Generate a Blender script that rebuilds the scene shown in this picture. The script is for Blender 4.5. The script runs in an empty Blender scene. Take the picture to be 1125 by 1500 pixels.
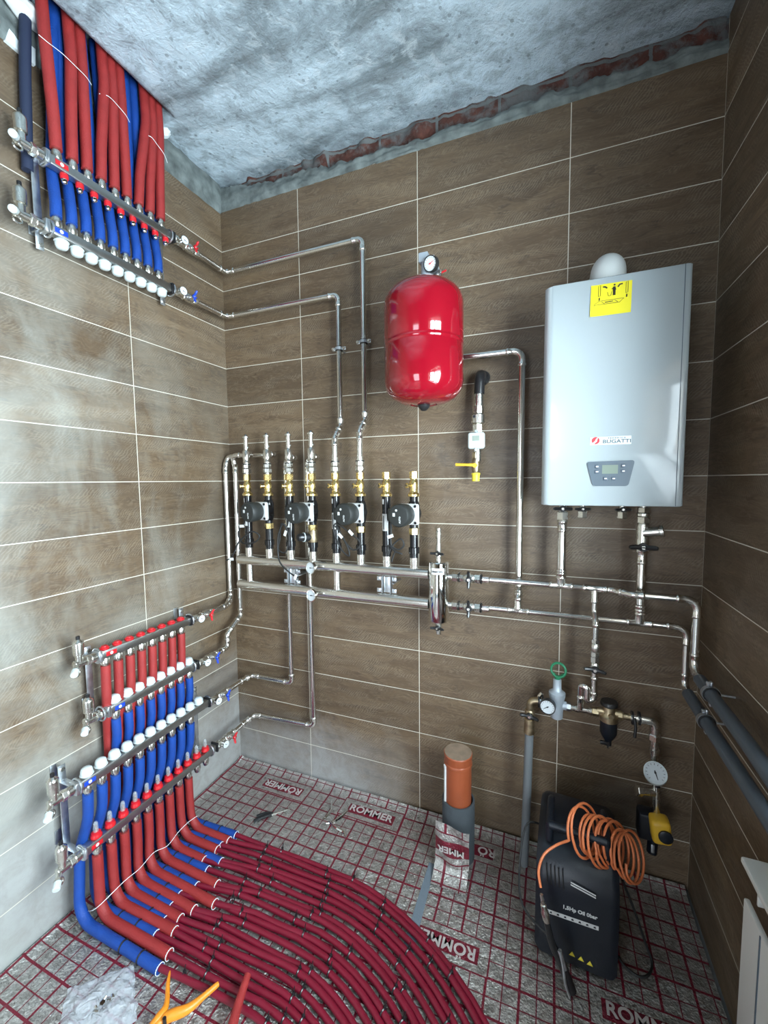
import bpy, bmesh, math, random
from mathutils import Vector, Matrix, noise
random.seed(7)
C = bpy.context.scene.collection
PI = math.pi
# ------------------------------------------------------------------ camera
CAM = Vector((1.6238, -1.8079, 1.5845)); FPX = 608.11
ROT = Matrix.Rotation(math.radians(21.6875), 3, 'Z') @ Matrix.Rotation(math.radians(0.5849), 3, 'Y') @ Matrix.Rotation(math.radians(85.6649), 3, 'X')
cd = bpy.data.cameras.new('camera'); cd.sensor_fit = 'HORIZONTAL'; cd.sensor_width = 36
cd.lens = 36*FPX/1125; cd.clip_start = 0.02
cam = bpy.data.objects.new('camera', cd); C.objects.link(cam)
cam.matrix_world = Matrix.Translation(CAM) @ ROT.to_4x4()
bpy.context.scene.camera = cam
# ------------------------------------------------------------------ light
vs = bpy.context.scene.view_settings
vs.view_transform = 'Standard'; vs.look = 'None'; vs.gamma = 1; vs.use_curve_mapping = False
vs.exposure = 0.0
w = bpy.data.worlds.new('sky'); bpy.context.scene.world = w; w.use_nodes = True
w.node_tree.nodes['Background'].inputs[0].default_value = (0.62, 0.80, 1.0, 1)
w.node_tree.nodes['Background'].inputs[1].default_value = 1.2
WY0, WY1, WZ0, WZ1 = -2.05, -0.82, 0.90, 2.25      # window opening in the right wall
DX0, DX1, DZ1 = 0.55, 1.35, 2.1                      # doorway in the wall behind the camera
XR, YF, ZC, ZT = 2.1465, -3.3, 3.124, 2.99; TR = .30
def area(name, loc, rot, sx, sy, e, col):
    l = bpy.data.lights.new(name, 'AREA'); l.shape = 'RECTANGLE'; l.size = sx; l.size_y = sy
    l.energy = e; l.color = col
    o = bpy.data.objects.new(name, l); C.objects.link(o); o.location = loc; o.rotation_euler = rot
    return o
area('window_daylight', (XR+TR+0.25, (WY0+WY1)/2-.1, (WZ0+WZ1)/2-.1), (0, PI/2, 0), 2.0, 1.9, 650, (0.77, 0.92, 1.0))
area('door_fill_light', ((DX0+DX1)/2, YF-0.3, 1.2), (PI/2, 0, 0), 0.9, 2.0, 42, (0.84, 0.92, 1.0))  # added fill from the unseen doorway, lifts the boiler front and right wall
# ------------------------------------------------------------------ helpers
def V(*a): return Vector(a)
def ray(px, py): return ROT @ Vector(((px-562.5)/FPX, -(py-750)/FPX, -1))
def onplane(px, py, ax, v):
    d = ray(px, py); return CAM + d*((v-CAM[ax])/d[ax])
def PY(px, py, y): return onplane(px, py, 1, y)
def PX(px, py, x): return onplane(px, py, 0, x)
def PZ(px, py, z): return onplane(px, py, 2, z)
ORG = {}
def frame(d):
    d = d.normalized(); a = V(0,0,1) if abs(d.z) < .9 else V(1,0,0)
    u = d.cross(a).normalized(); return u, d.cross(u).normalized()
class MB:
    def __init__(s): s.v = []; s.f = []; s.uv = None
    def add(s, vs, fs):
        n = len(s.v); s.v += [Vector(p) for p in vs]; s.f += [tuple(i+n for i in f) for f in fs]; return s
    def tube(s, path, r, seg=14, caps=True):
        path = [Vector(p) for p in path]; n = len(path)
        rs = r if isinstance(r, (list, tuple)) else [r]*n
        vs = []; u = None
        for i, p in enumerate(path):
            t = (path[min(i+1, n-1)]-path[max(i-1, 0)])
            if t.length < 1e-9: t = V(0,0,1)
            t.normalize()
            if u is None: u, _ = frame(t)
            u = (u - t*u.dot(t));
            if u.length < 1e-6: u, _ = frame(t)
            u.normalize(); w_ = t.cross(u)
            for k in range(seg):
                a = 2*PI*k/seg; vs.append(p + (u*math.cos(a)+w_*math.sin(a))*rs[i])
        fs = [(i*seg+k, i*seg+(k+1)%seg, (i+1)*seg+(k+1)%seg, (i+1)*seg+k) for i in range(n-1) for k in range(seg)]
        if caps: fs += [tuple(range(seg))[::-1], tuple(range((n-1)*seg, n*seg))]
        return s.add(vs, fs)
    def lathe(s, prof, o, d, seg=24, rot=0, caps=True):       # prof: (distance along d, radius)
        o = Vector(o); d = Vector(d).normalized(); u, w_ = frame(d)
        vs = []
        for t, r in prof:
            for k in range(seg):
                a = 2*PI*k/seg+rot; vs.append(o + d*t + (u*math.cos(a)+w_*math.sin(a))*max(r, 1e-5))
        n = len(prof)
        fs = [(i*seg+k, i*seg+(k+1)%seg, (i+1)*seg+(k+1)%seg, (i+1)*seg+k) for i in range(n-1) for k in range(seg)]
        if caps: fs += [tuple(range(seg))[::-1], tuple(range((n-1)*seg, n*seg))]
        return s.add(vs, fs)
    def cyl(s, a, b, r, seg=20, c=0.0):
        a = Vector(a); b = Vector(b); L = (b-a).length
        p = [(0, r), (L, r)] if not c else [(0, r-c), (c, r), (L-c, r), (L, r-c)]
        return s.lathe(p, a, b-a, seg)
    def hexa(s, a, b, r, seg=6, rot=0):
        a = Vector(a); b = Vector(b); L = (b-a).length; c = min(r*.12, L*.2)
        return s.lathe([(0, r-c), (c, r), (L-c, r), (L, r-c)], a, b-a, seg, rot)
    def torus(s, o, d, R, r, a0=0, a1=2*PI, n=32, seg=8):
        o = Vector(o); u, w_ = frame(Vector(d))
        full = abs(a1-a0-2*PI) < 1e-6
        pts = [o + (u*math.cos(a0+(a1-a0)*i/n)+w_*math.sin(a0+(a1-a0)*i/n))*R for i in range(n+1)]
        return s.tube(pts, r, seg, not full)
    def box(s, c, sz, rot=None, b=0.0, seg=2):
        bm = bmesh.new(); bmesh.ops.create_cube(bm, size=1)
        for v in bm.verts: v.co = Vector((v.co.x*sz[0], v.co.y*sz[1], v.co.z*sz[2]))
        if b: bmesh.ops.bevel(bm, geom=list(bm.edges), offset=b, segments=seg, affect='EDGES', profile=.5)
        M = Matrix.Translation(Vector(c)) @ (rot.to_4x4() if rot is not None else Matrix.Identity(4))
        bm.verts.index_update()
        s.add([M @ v.co for v in bm.verts], [tuple(v.index for v in f.verts) for f in bm.faces]); bm.free()
        return s
    def prism(s, pts, o, u, v, d):                             # polygon pts in (u, v), extruded by vector d
        o = Vector(o); u = Vector(u); v = Vector(v); d = Vector(d); n = len(pts)
        a = [o+u*p[0]+v*p[1] for p in pts]
        return s.add(a+[p+d for p in a], [tuple(range(n)), tuple(range(n, 2*n))[::-1]] + [(i, i+n, (i+1) % n+n, (i+1) % n) for i in range(n)])
    def grid(s, fn, nu, nv, uvfn=None):
        vs = [fn(i/nu, j/nv) for j in range(nv+1) for i in range(nu+1)]
        fs = [(j*(nu+1)+i, j*(nu+1)+i+1, (j+1)*(nu+1)+i+1, (j+1)*(nu+1)+i) for j in range(nv) for i in range(nu)]
        if uvfn: s.uv = [uvfn(i/nu, j/nv) for j in range(nv+1) for i in range(nu+1)]
        return s.add(vs, fs)
    def build(s, name, m, parent=None, org=None, ang=38, recalc=True):
        if org is None: org = ORG[parent.name] if parent is not None else V(0,0,0)
        org = Vector(org)
        me = bpy.data.meshes.new(name); me.from_pydata([p-org for p in s.v], [], s.f); me.update()
        if recalc:
            bm = bmesh.new(); bm.from_mesh(me); bmesh.ops.recalc_face_normals(bm, faces=bm.faces); bm.to_mesh(me); bm.free()
        if s.uv:
            uvl = me.uv_layers.new(name='UVMap')
            for l in me.loops: uvl.data[l.index].uv = s.uv[l.vertex_index]
        for p in me.polygons: p.use_smooth = True
        me.set_sharp_from_angle(angle=math.radians(ang))
        me.materials.append(m)
        o = bpy.data.objects.new(name, me); C.objects.link(o)
        if parent is not None: o.parent = parent
        else: o.location = org
        ORG[o.name] = org
        return o
def tag(o, label=None, cat=None, group=None, kind=None):
    if label: o['label'] = label
    if cat: o['category'] = cat
    if group: o['group'] = group
    if kind: o['kind'] = kind
    return o
def thing(name, label, cat, loc, group=None):
    o = bpy.data.objects.new(name, None); C.objects.link(o); o.location = loc; o.empty_display_size = .05
    ORG[o.name] = Vector(loc); return tag(o, label, cat, group)
def kids(o): return [x for x in bpy.data.objects if x.parent == o]
def dup(root, loc, label=None, rotz=None, parent=None):
    ch = kids(root); r = root.copy(); C.objects.link(r)
    if parent is None:
        r.location = loc
        if rotz is not None: r.rotation_euler.z = rotz
        if label: r['label'] = label
    else: r.parent = parent
    for c in ch: dup(c, None, parent=r)
    return r
def fillet(pts, rad, n=7):
    pts = [Vector(p) for p in pts]; out = [pts[0]]; arcs = []
    for i in range(1, len(pts)-1):
        a, b, c = pts[i-1], pts[i], pts[i+1]
        r = rad[i-1] if isinstance(rad, (list, tuple)) else rad
        d1 = (a-b).normalized(); d2 = (c-b).normalized(); cs = max(-1, min(1, d1.dot(d2))); th = math.acos(cs)
        if th > PI-.02: out.append(b); continue
        t = min(r/math.tan(th/2), (a-b).length*.49, (c-b).length*.49)
        p1 = b+d1*t; p2 = b+d2*t; r2 = t*math.tan(th/2); bis = (d1+d2).normalized(); ce = b+bis*(r2/math.sin(th/2))
        arc = []
        for k in range(n+1):
            q = ((p1-ce).normalized()).slerp((p2-ce).normalized(), k/n) if True else None
            arc.append(ce+q*r2)
        out += arc; arcs.append((arc, d1, d2))
    out.append(pts[-1]); return out, arcs
# ------------------------------------------------------------------ materials
def newmat(name):
    m = bpy.data.materials.new(name); m.use_nodes = True
    return m, m.node_tree.nodes, m.node_tree.links, m.node_tree.nodes['Principled BSDF']
def simple(name, col, rough=.5, metal=0, coat=0, bump=0, bscale=60, var=0, vscale=8, spec=None, emit=None):
    m, n, l, b = newmat(name)
    b.inputs['Base Color'].default_value = (*col, 1); b.inputs['Roughness'].default_value = rough
    b.inputs['Metallic'].default_value = metal; b.inputs['Coat Weight'].default_value = coat
    if spec is not None: b.inputs['Specular IOR Level'].default_value = spec
    tc = n.new('ShaderNodeTexCoord')
    if var:
        t = n.new('ShaderNodeTexNoise'); t.inputs['Scale'].default_value = vscale; t.inputs['Detail'].default_value = 5
        l.new(tc.outputs['Object'], t.inputs['Vector'])
        r = n.new('ShaderNodeMapRange'); r.inputs[1].default_value = .3; r.inputs[2].default_value = .7
        r.inputs[3].default_value = 1-var; r.inputs[4].default_value = 1+var; l.new(t.outputs['Fac'], r.inputs[0])
        hsv = n.new('ShaderNodeHueSaturation'); hsv.inputs['Color'].default_value = (*col, 1)
        l.new(r.outputs[0], hsv.inputs['Value']); l.new(hsv.outputs[0], b.inputs['Base Color'])
        r2 = n.new('ShaderNodeMapRange'); r2.inputs[1].default_value = .3; r2.inputs[2].default_value = .7
        r2.inputs[3].default_value = max(0.02, rough-var*.3); r2.inputs[4].default_value = min(1, rough+var*.3)
        l.new(t.outputs['Fac'], r2.inputs[0]); l.new(r2.outputs[0], b.inputs['Roughness'])
    if bump:
        t = n.new('ShaderNodeTexNoise'); t.inputs['Scale'].default_value = bscale; t.inputs['Detail'].default_value = 4
        l.new(tc.outputs['Object'], t.inputs['Vector'])
        bp = n.new('ShaderNodeBump'); bp.inputs['Strength'].default_value = bump; bp.inputs['Distance'].default_value = .004
        l.new(t.outputs['Fac'], bp.inputs['Height']); l.new(bp.outputs[0], b.inputs['Normal'])
    if emit:
        b.inputs['Emission Color'].default_value = (*emit, 1); b.inputs['Emission Strength'].default_value = 1
    return m
M = {}
M['steel'] = simple('polished_stainless', (.72,.70,.66), .18, 1)
M['header'] = simple('ground_stainless', (.80,.78,.73), .24, 1)
M['fit'] = simple('pressed_stainless', (.76,.74,.69), .22, 1, var=.04, vscale=20)
M['chrome'] = simple('chrome', (.78,.78,.76), .07, 1)
M['nickel'] = simple('nickel_brass', (.68,.67,.62), .27, 1, var=.05, vscale=20)
M['bar'] = simple('manifold_bar_steel', (.42,.42,.41), .33, 1, var=.06, vscale=30)
M['zinc'] = simple('galvanised_steel', (.62,.66,.70), .35, 1, var=.1, vscale=60)
M['brass'] = simple('brass', (.80,.62,.27), .27, 1, bump=.1, bscale=200, var=.12, vscale=40)
M['dullbrass'] = simple('tarnished_brass', (.42,.34,.22), .42, 1, var=.3, vscale=50)
M['black'] = simple('black_plastic', (.012,.012,.013), .32, spec=.5)
M['blackgloss'] = simple('black_sleeve', (.007,.007,.008), .16)
M['motor'] = simple('charcoal_motor', (.018,.020,.019), .55, bump=.05, bscale=300)
M['rubber'] = simple('black_rubber', (.012,.012,.012), .6)
M['navy'] = simple('dark_navy_foam', (.012,.020,.05), .7)
M['alu'] = simple('cast_aluminium', (.70,.71,.71), .45, .4, var=.1, vscale=40)
M['white'] = simple('white_plastic', (.56,.62,.62), .35, var=.04, vscale=40)
M['label'] = simple('white_label', (.62,.63,.62), .45)
M['dial'] = simple('dial_face', (.58,.62,.64), .3, coat=.6)
M['ink'] = simple('black_ink', (.02,.02,.025), .5)
M['redink'] = simple('red_ink', (.5,.02,.03), .5)
M['redplastic'] = simple('red_plastic', (.52,.012,.018), .35)
M['blueplastic'] = simple('blue_plastic', (.01,.05,.42), .35)
M['redfoam'] = simple('red_foam', (.27,.019,.018), .62, bump=.35, bscale=220, var=.12, vscale=20)
M['bluefoam'] = simple('blue_foam', (.002,.046,.26), .62, bump=.35, bscale=220, var=.12, vscale=20)
M['pex'] = simple('red_plastic_pipe', (.165,.005,.020), .36, var=.1, vscale=12, spec=.5)
M['tank'] = simple('red_enamel', (.20,.003,.010), .10, coat=.8, bump=.02, bscale=14)
M['boiler'] = simple('white_enamel', (.355,.400,.415), .15, coat=.5)
M['panel'] = simple('slate_plastic', (.065,.09,.115), .4)
M['lcd'] = simple('lcd_glass', (.20,.24,.20), .15)
M['flue'] = simple('flue_plastic', (.62,.65,.64), .45)
M['yellow'] = simple('yellow_sticker', (.62,.54,.012), .45)
M['yellowpl'] = simple('yellow_plastic', (.72,.42,.03), .45, var=.1)
M['yellowcap'] = simple('yellow_cap', (.75,.62,.05), .45)
M['greypipe'] = simple('grey_pipe', (.16,.175,.185), .42)
M['greyins'] = simple('grey_lagging', (.07,.085,.10), .38)
M['greyfoam'] = simple('grey_foam', (.05,.06,.068), .85, bump=.3, bscale=150, var=.15)
M['greypaint'] = simple('grey_bracket', (.42,.47,.52), .4, .4)
M['orangepipe'] = simple('orange_brown_pvc', (.30,.072,.028), .38, var=.12, vscale=10)
M['dustcap'] = simple('dusty_cap', (.23,.165,.115), .8, var=.2, vscale=30)
M['green'] = simple('green_plastic', (.01,.16,.07), .4)
M['hose'] = simple('orange_hose', (.62,.17,.06), .38)
M['comp'] = simple('dark_blue_plastic', (.004,.007,.013), .38, bump=.1, bscale=300)
M['clamp'] = simple('orange_plastic', (.72,.24,.015), .42, var=.12, vscale=30)
M['tape'] = simple('grey_tape', (.20,.25,.30), .38, .3, bump=.2, bscale=60)
M['bag'] = None
M['wtie'] = simple('clear_tie', (.75,.78,.80), .35)
M['radiator'] = simple('radiator_enamel', (.74,.74,.70), .35)
M['mortar'] = simple('cement_mortar', (.135,.155,.150), .9, bump=1, bscale=45, var=.45, vscale=18)
M['plastic_white'] = simple('window_plastic', (.8,.8,.8), .3)
M['plaster'] = simple('grey_plaster', (.22,.21,.20), .9, bump=.2, bscale=30, var=.1)
M['card'] = simple('white_packing_foam', (.75,.82,.84), .8)
def glassy(name, col, transp=.75, rough=.08):
    m, n, l, b = newmat(name)
    b.inputs['Base Color'].default_value = (*col, 1); b.inputs['Roughness'].default_value = rough
    tr = n.new('ShaderNodeBsdfTransparent'); mx = n.new('ShaderNodeMixShader'); mx.inputs[0].default_value = 1-transp
    l.new(tr.outputs[0], mx.inputs[1]); l.new(b.outputs[0], mx.inputs[2]); l.new(mx.outputs[0], n['Material Output'].inputs[0])
    return m
M['glass'] = glassy('window_glass', (.9,.95,.95), .92, .02)
M['clear'] = glassy('clear_plastic', (.6,.63,.63), .72, .08)
def bagmat():
    m = glassy('thin_plastic_film', (.70,.76,.82), .58, .12); n = m.node_tree.nodes; l = m.node_tree.links
    tc = n.new('ShaderNodeTexCoord'); t = n.new('ShaderNodeTexNoise'); t.inputs['Scale'].default_value = 45; t.inputs['Detail'].default_value = 6
    bp = n.new('ShaderNodeBump'); bp.inputs['Strength'].default_value = 1.0; bp.inputs['Distance'].default_value = .014
    l.new(tc.outputs['Object'], t.inputs['Vector']); l.new(t.outputs['Fac'], bp.inputs['Height']); l.new(bp.outputs[0], n['Principled BSDF'].inputs['Normal'])
    return m
M['bag'] = bagmat()
class NB:                                                       # small node-graph builder
    def __init__(s, n, l): s.n = n; s.l = l
    def _in(s, sock, v):
        if hasattr(v, 'is_output') or hasattr(v, 'links'): s.l.new(v, sock)
        else: sock.default_value = v
    def m(s, op, a, b=0.0, c=0.0):
        x = s.n.new('ShaderNodeMath'); x.operation = op
        s._in(x.inputs[0], a); s._in(x.inputs[1], b); s._in(x.inputs[2], c); return x.outputs[0]
    def vec(s, a, b, c):
        x = s.n.new('ShaderNodeCombineXYZ'); s._in(x.inputs[0], a); s._in(x.inputs[1], b); s._in(x.inputs[2], c); return x.outputs[0]
    def noise(s, vec, scale, detail=4, rough=.5, dist=0, out='Fac'):
        x = s.n.new('ShaderNodeTexNoise'); s.l.new(vec, x.inputs['Vector']); x.inputs['Scale'].default_value = scale
        x.inputs['Detail'].default_value = detail; x.inputs['Roughness'].default_value = rough; x.inputs['Distortion'].default_value = dist
        return x.outputs[out]
    def rng(s, v, a, b, c=0.0, d=1.0):
        x = s.n.new('ShaderNodeMapRange'); s._in(x.inputs[0], v)
        for i, q in enumerate((a, b, c, d)): x.inputs[i+1].default_value = q
        return x.outputs[0]
    def mix(s, f, a, b, mode='MIX'):
        x = s.n.new('ShaderNodeMix'); x.data_type = 'RGBA'; x.blend_type = mode
        s._in(x.inputs[0], f)
        for sock, v in ((x.inputs[6], a), (x.inputs[7], b)):
            if isinstance(v, tuple): sock.default_value = (*v, 1) if len(v) == 3 else v
            else: s.l.new(v, sock)
        return x.outputs[2]
    def line(s, coord, off, pitch, half):                        # 1 on a line
        t = s.m('DIVIDE', s.m('SUBTRACT', coord, off), pitch); fr = s.m('SUBTRACT', t, s.m('ROUND', t))
        return s.m('LESS_THAN', s.m('MULTIPLY', s.m('ABSOLUTE', fr), pitch), half)
def tilemat(name, ax, u0, dust_sheen=0):
    m, n, l, b = newmat(name); g = NB(n, l)
    tc = n.new('ShaderNodeTexCoord'); sx = n.new('ShaderNodeSeparateXYZ'); l.new(tc.outputs['Object'], sx.inputs[0])
    u = sx.outputs[ax]; v = sx.outputs[2]
    cu = g.m('FLOOR', g.m('DIVIDE', g.m('SUBTRACT', u, u0), .6012)); cv = g.m('FLOOR', g.m('DIVIDE', g.m('SUBTRACT', v, .19), .2))
    gr = g.m('MAXIMUM', g.line(u, u0, .6012, .0015), g.line(v, .19, .2, .0015))
    wn = n.new('ShaderNodeTexWhiteNoise'); wn.noise_dimensions = '2D'; l.new(g.vec(cu, cv, 0.0), wn.inputs['Vector'])
    rn = wn.outputs['Value']
    p = g.vec(g.m('ADD', u, g.m('MULTIPLY', rn, 37.0)), g.m('MULTIPLY', g.m('ADD', v, g.m('MULTIPLY', rn, 11.0)), 6.0), 0.0)
    warp = g.noise(p, 2.2, 3, .5, 0)
    p2 = g.vec(g.m('ADD', u, g.m('MULTIPLY', rn, 37.0)), g.m('ADD', g.m('MULTIPLY', v, 9.0), g.m('MULTIPLY', warp, 1.6)), g.m('MULTIPLY', rn, 5.0))
    big = g.noise(p2, 2.4, 5, .6, .6)
    p3 = g.vec(g.m('MULTIPLY', u, 2.6), g.m('ADD', g.m('MULTIPLY', v, 55.0), g.m('MULTIPLY', warp, 9.0)), rn)
    fine = g.noise(p3, 3.2, 5, .65, .5)
    fig = g.noise(g.vec(g.m('MULTIPLY', u, 3.0), g.m('ADD', g.m('MULTIPLY', v, 14.0), g.m('MULTIPLY', warp, 5.0)), g.m('MULTIPLY', rn, 9.0)), 2.6, 6, .55, 1.2)
    col = g.mix(g.rng(big, .30, .70), (.088,.054,.028), (.158,.106,.060))
    col = g.mix(g.m('MULTIPLY', g.rng(fine, .42, .72), .42), col, (.072,.049,.031))
    col = g.mix(g.m('MULTIPLY', g.rng(fig, .58, .70), .62), col, (.045,.029,.018))
    # curly growth-ring lines
    ring = g.m('SINE', g.m('ADD', g.m('MULTIPLY', v, 330.0), g.m('MULTIPLY', g.noise(g.vec(g.m('ADD', u, g.m('MULTIPLY', rn, 13.0)), g.m('MULTIPLY', v, 3.2), rn), 5.5, 4, .55, .5), 74.0)))
    rmask = g.rng(g.noise(g.vec(g.m('MULTIPLY', u, 3.0), g.m('MULTIPLY', v, 7.0), g.m('MULTIPLY', rn, 3.0)), 4.0, 4, .6), .38, .62)
    col = g.mix(g.m('MULTIPLY', g.m('MULTIPLY', g.rng(ring, .25, 1.0), rmask), .34), col, (.060,.038,.022))
    col = g.mix(g.m('MULTIPLY', g.m('MULTIPLY', g.rng(ring, -.3, -1.0), rmask), .22), col, (.27,.215,.15))
    # flame figure: short slanted ripples in patches
    wv = n.new('ShaderNodeTexWave'); wv.bands_direction = 'X'; wv.inputs['Scale'].default_value = 26; wv.inputs['Distortion'].default_value = 9
    wv.inputs['Detail'].default_value = 3; wv.inputs['Detail Scale'].default_value = .8
    l.new(g.vec(g.m('ADD', u, g.m('MULTIPLY', v, -.9)), g.m('ADD', g.m('MULTIPLY', v, 1.4), rn), rn), wv.inputs['Vector'])
    patch = g.rng(g.noise(g.vec(g.m('MULTIPLY', u, 2.0), g.m('ADD', g.m('MULTIPLY', v, 7.0), g.m('MULTIPLY', rn, 31.0)), 0.0), 2.2, 3), .46, .60)
    rip = g.m('MULTIPLY', g.rng(wv.outputs['Fac'], .45, 1.0), patch)
    col = g.mix(g.m('MULTIPLY', rip, .42), col, (.25,.205,.15))
    pore = g.noise(g.vec(g.m('MULTIPLY', u, 14.0), g.m('MULTIPLY', v, 120.0), rn), 6, 3, .6)
    col = g.mix(g.m('MULTIPLY', g.rng(pore, .55, .72), .35), col, (.06,.04,.026))
    hs = n.new('ShaderNodeHueSaturation'); l.new(col, hs.inputs['Color']); l.new(g.rng(rn, 0, 1, .82, 1.12), hs.inputs['Value'])
    hs.inputs['Saturation'].default_value = 1.0
    col = hs.outputs[0]
    if dust_sheen:                                                     # cement dust on the lowest rows, plus painted sheen on the left wall
        sp = tc.outputs['Object']
        d1 = g.noise(sp, 3.0, 8, .62, .8); d2 = g.noise(sp, 17, 6, .7, .4)
        hgt = g.rng(g.m('ADD', v, g.m('MULTIPLY', d1, -.55)), .42 if ax == 1 else .12, -.05 if ax == 1 else -.28)
        if ax == 0: hgt = g.m('MULTIPLY', hgt, g.rng(g.m('ADD', u, g.m('MULTIPLY', d1, .5)), 1.35, .95))
        k = g.m('MULTIPLY', hgt, g.rng(d2, .25, .6, .55, 1.0))
        col = g.mix(g.m('MINIMUM', g.m('MULTIPLY', k, .95), .93), col, (.33,.33,.325))
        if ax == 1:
            sheen_tint = g.rng(g.noise(g.vec(0.0, g.m('MULTIPLY', u, 1.6), g.m('MULTIPLY', v, .9)), 1.9, 6, .62, .4), .40, .66, .0, .46)  # window sheen painted into the left wall colour, stronger towards the camera
            sheen_tint = g.m('MULTIPLY', sheen_tint, g.m('MULTIPLY', g.rng(u, -.15, -.85, .25, 1.0), g.rng(v, 2.6, 1.9, .25, 1.0)))
            col = g.mix(sheen_tint, col, (.41,.44,.405))
        else:
            col = g.mix(g.rng(g.noise(sp, 1.7, 6, .6, .5), .60, .75, 0, .15), col, (.36,.35,.33))
    col = g.mix(gr, col, (.60,.565,.48)); l.new(col, b.inputs['Base Color'])
    l.new(g.rng(fine, .3, .7, .42, .56), b.inputs['Roughness']); b.inputs['Specular IOR Level'].default_value = .62
    if gr is not None:
        bp = n.new('ShaderNodeBump'); bp.inputs['Strength'].default_value = .25; bp.inputs['Distance'].default_value = .002
        l.new(g.m('SUBTRACT', fine, g.m('MULTIPLY', gr, .8)), bp.inputs['Height']); l.new(bp.outputs[0], b.inputs['Normal'])
    return m
M['tile_back'] = tilemat('wood_tile_back', 0, .4715, 1)
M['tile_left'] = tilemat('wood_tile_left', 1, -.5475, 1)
M['tile_right'] = tilemat('wood_tile_right', 1, -.6035)
def concrete():
    m, n, l, b = newmat('raw_concrete'); g = NB(n, l); tc = n.new('ShaderNodeTexCoord'); o = tc.outputs['Object']
    sx = n.new('ShaderNodeSeparateXYZ'); l.new(o, sx.inputs[0])
    so = g.vec(g.m('MULTIPLY', sx.outputs[0], .38), g.m('MULTIPLY', sx.outputs[1], 1.25), 0.0)
    a = g.noise(so, 2.6, 8, .66, .5); c = g.noise(o, 13, 8, .7, .3); d = g.noise(o, 60, 4, .7)
    col = g.mix(g.rng(a, .38, .55), (.145,.178,.192), (.48,.585,.655))
    col = g.mix(g.m('MULTIPLY', g.rng(c, .48, .62), .5), col, (.17,.19,.20))
    col = g.mix(g.m('MULTIPLY', g.rng(c, .46, .34), .45), col, (.60,.66,.70))
    vo = n.new('ShaderNodeTexVoronoi'); vo.inputs['Scale'].default_value = 26; l.new(o, vo.inputs['Vector'])
    pit = g.m('MULTIPLY', g.m('LESS_THAN', vo.outputs['Distance'], .17), g.m('GREATER_THAN', g.noise(o, 9, 3), .5))
    col = g.mix(g.m('MULTIPLY', pit, .5), col, (.12,.14,.15)); l.new(col, b.inputs['Base Color'])
    b.inputs['Roughness'].default_value = .9
    h = g.m('ADD', g.m('MULTIPLY', c, 1.0), g.m('MULTIPLY', d, .35)); h = g.m('SUBTRACT', h, g.m('MULTIPLY', pit, .4))
    bp = n.new('ShaderNodeBump'); bp.inputs['Strength'].default_value = .8; bp.inputs['Distance'].default_value = .02
    l.new(h, bp.inputs['Height']); l.new(bp.outputs[0], b.inputs['Normal']); return m
M['concrete'] = concrete()
def brick():
    m, n, l, b = newmat('old_brick'); g = NB(n, l); tc = n.new('ShaderNodeTexCoord'); sx = n.new('ShaderNodeSeparateXYZ'); l.new(tc.outputs['Object'], sx.inputs[0])
    gr = g.m('MAXIMUM', g.line(sx.outputs[0], .11, .26, .006), g.line(sx.outputs[2], 3.035, .077, .006))
    nz = g.noise(tc.outputs['Object'], 22, 6, .7); col = g.mix(g.rng(nz, .3, .7), (.045,.018,.013), (.125,.043,.03))
    dirt = g.rng(g.noise(tc.outputs['Object'], 9, 6, .7), .46, .58)
    col = g.mix(g.m('MAXIMUM', gr, g.m('MULTIPLY', dirt, .8)), col, (.13,.14,.14)); l.new(col, b.inputs['Base Color']); b.inputs['Roughness'].default_value = .92
    bp = n.new('ShaderNodeBump'); bp.inputs['Strength'].default_value = .9; bp.inputs['Distance'].default_value = .01
    l.new(g.m('SUBTRACT', nz, gr), bp.inputs['Height']); l.new(bp.outputs[0], b.inputs['Normal']); return m
M['brick'] = brick()
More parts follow.
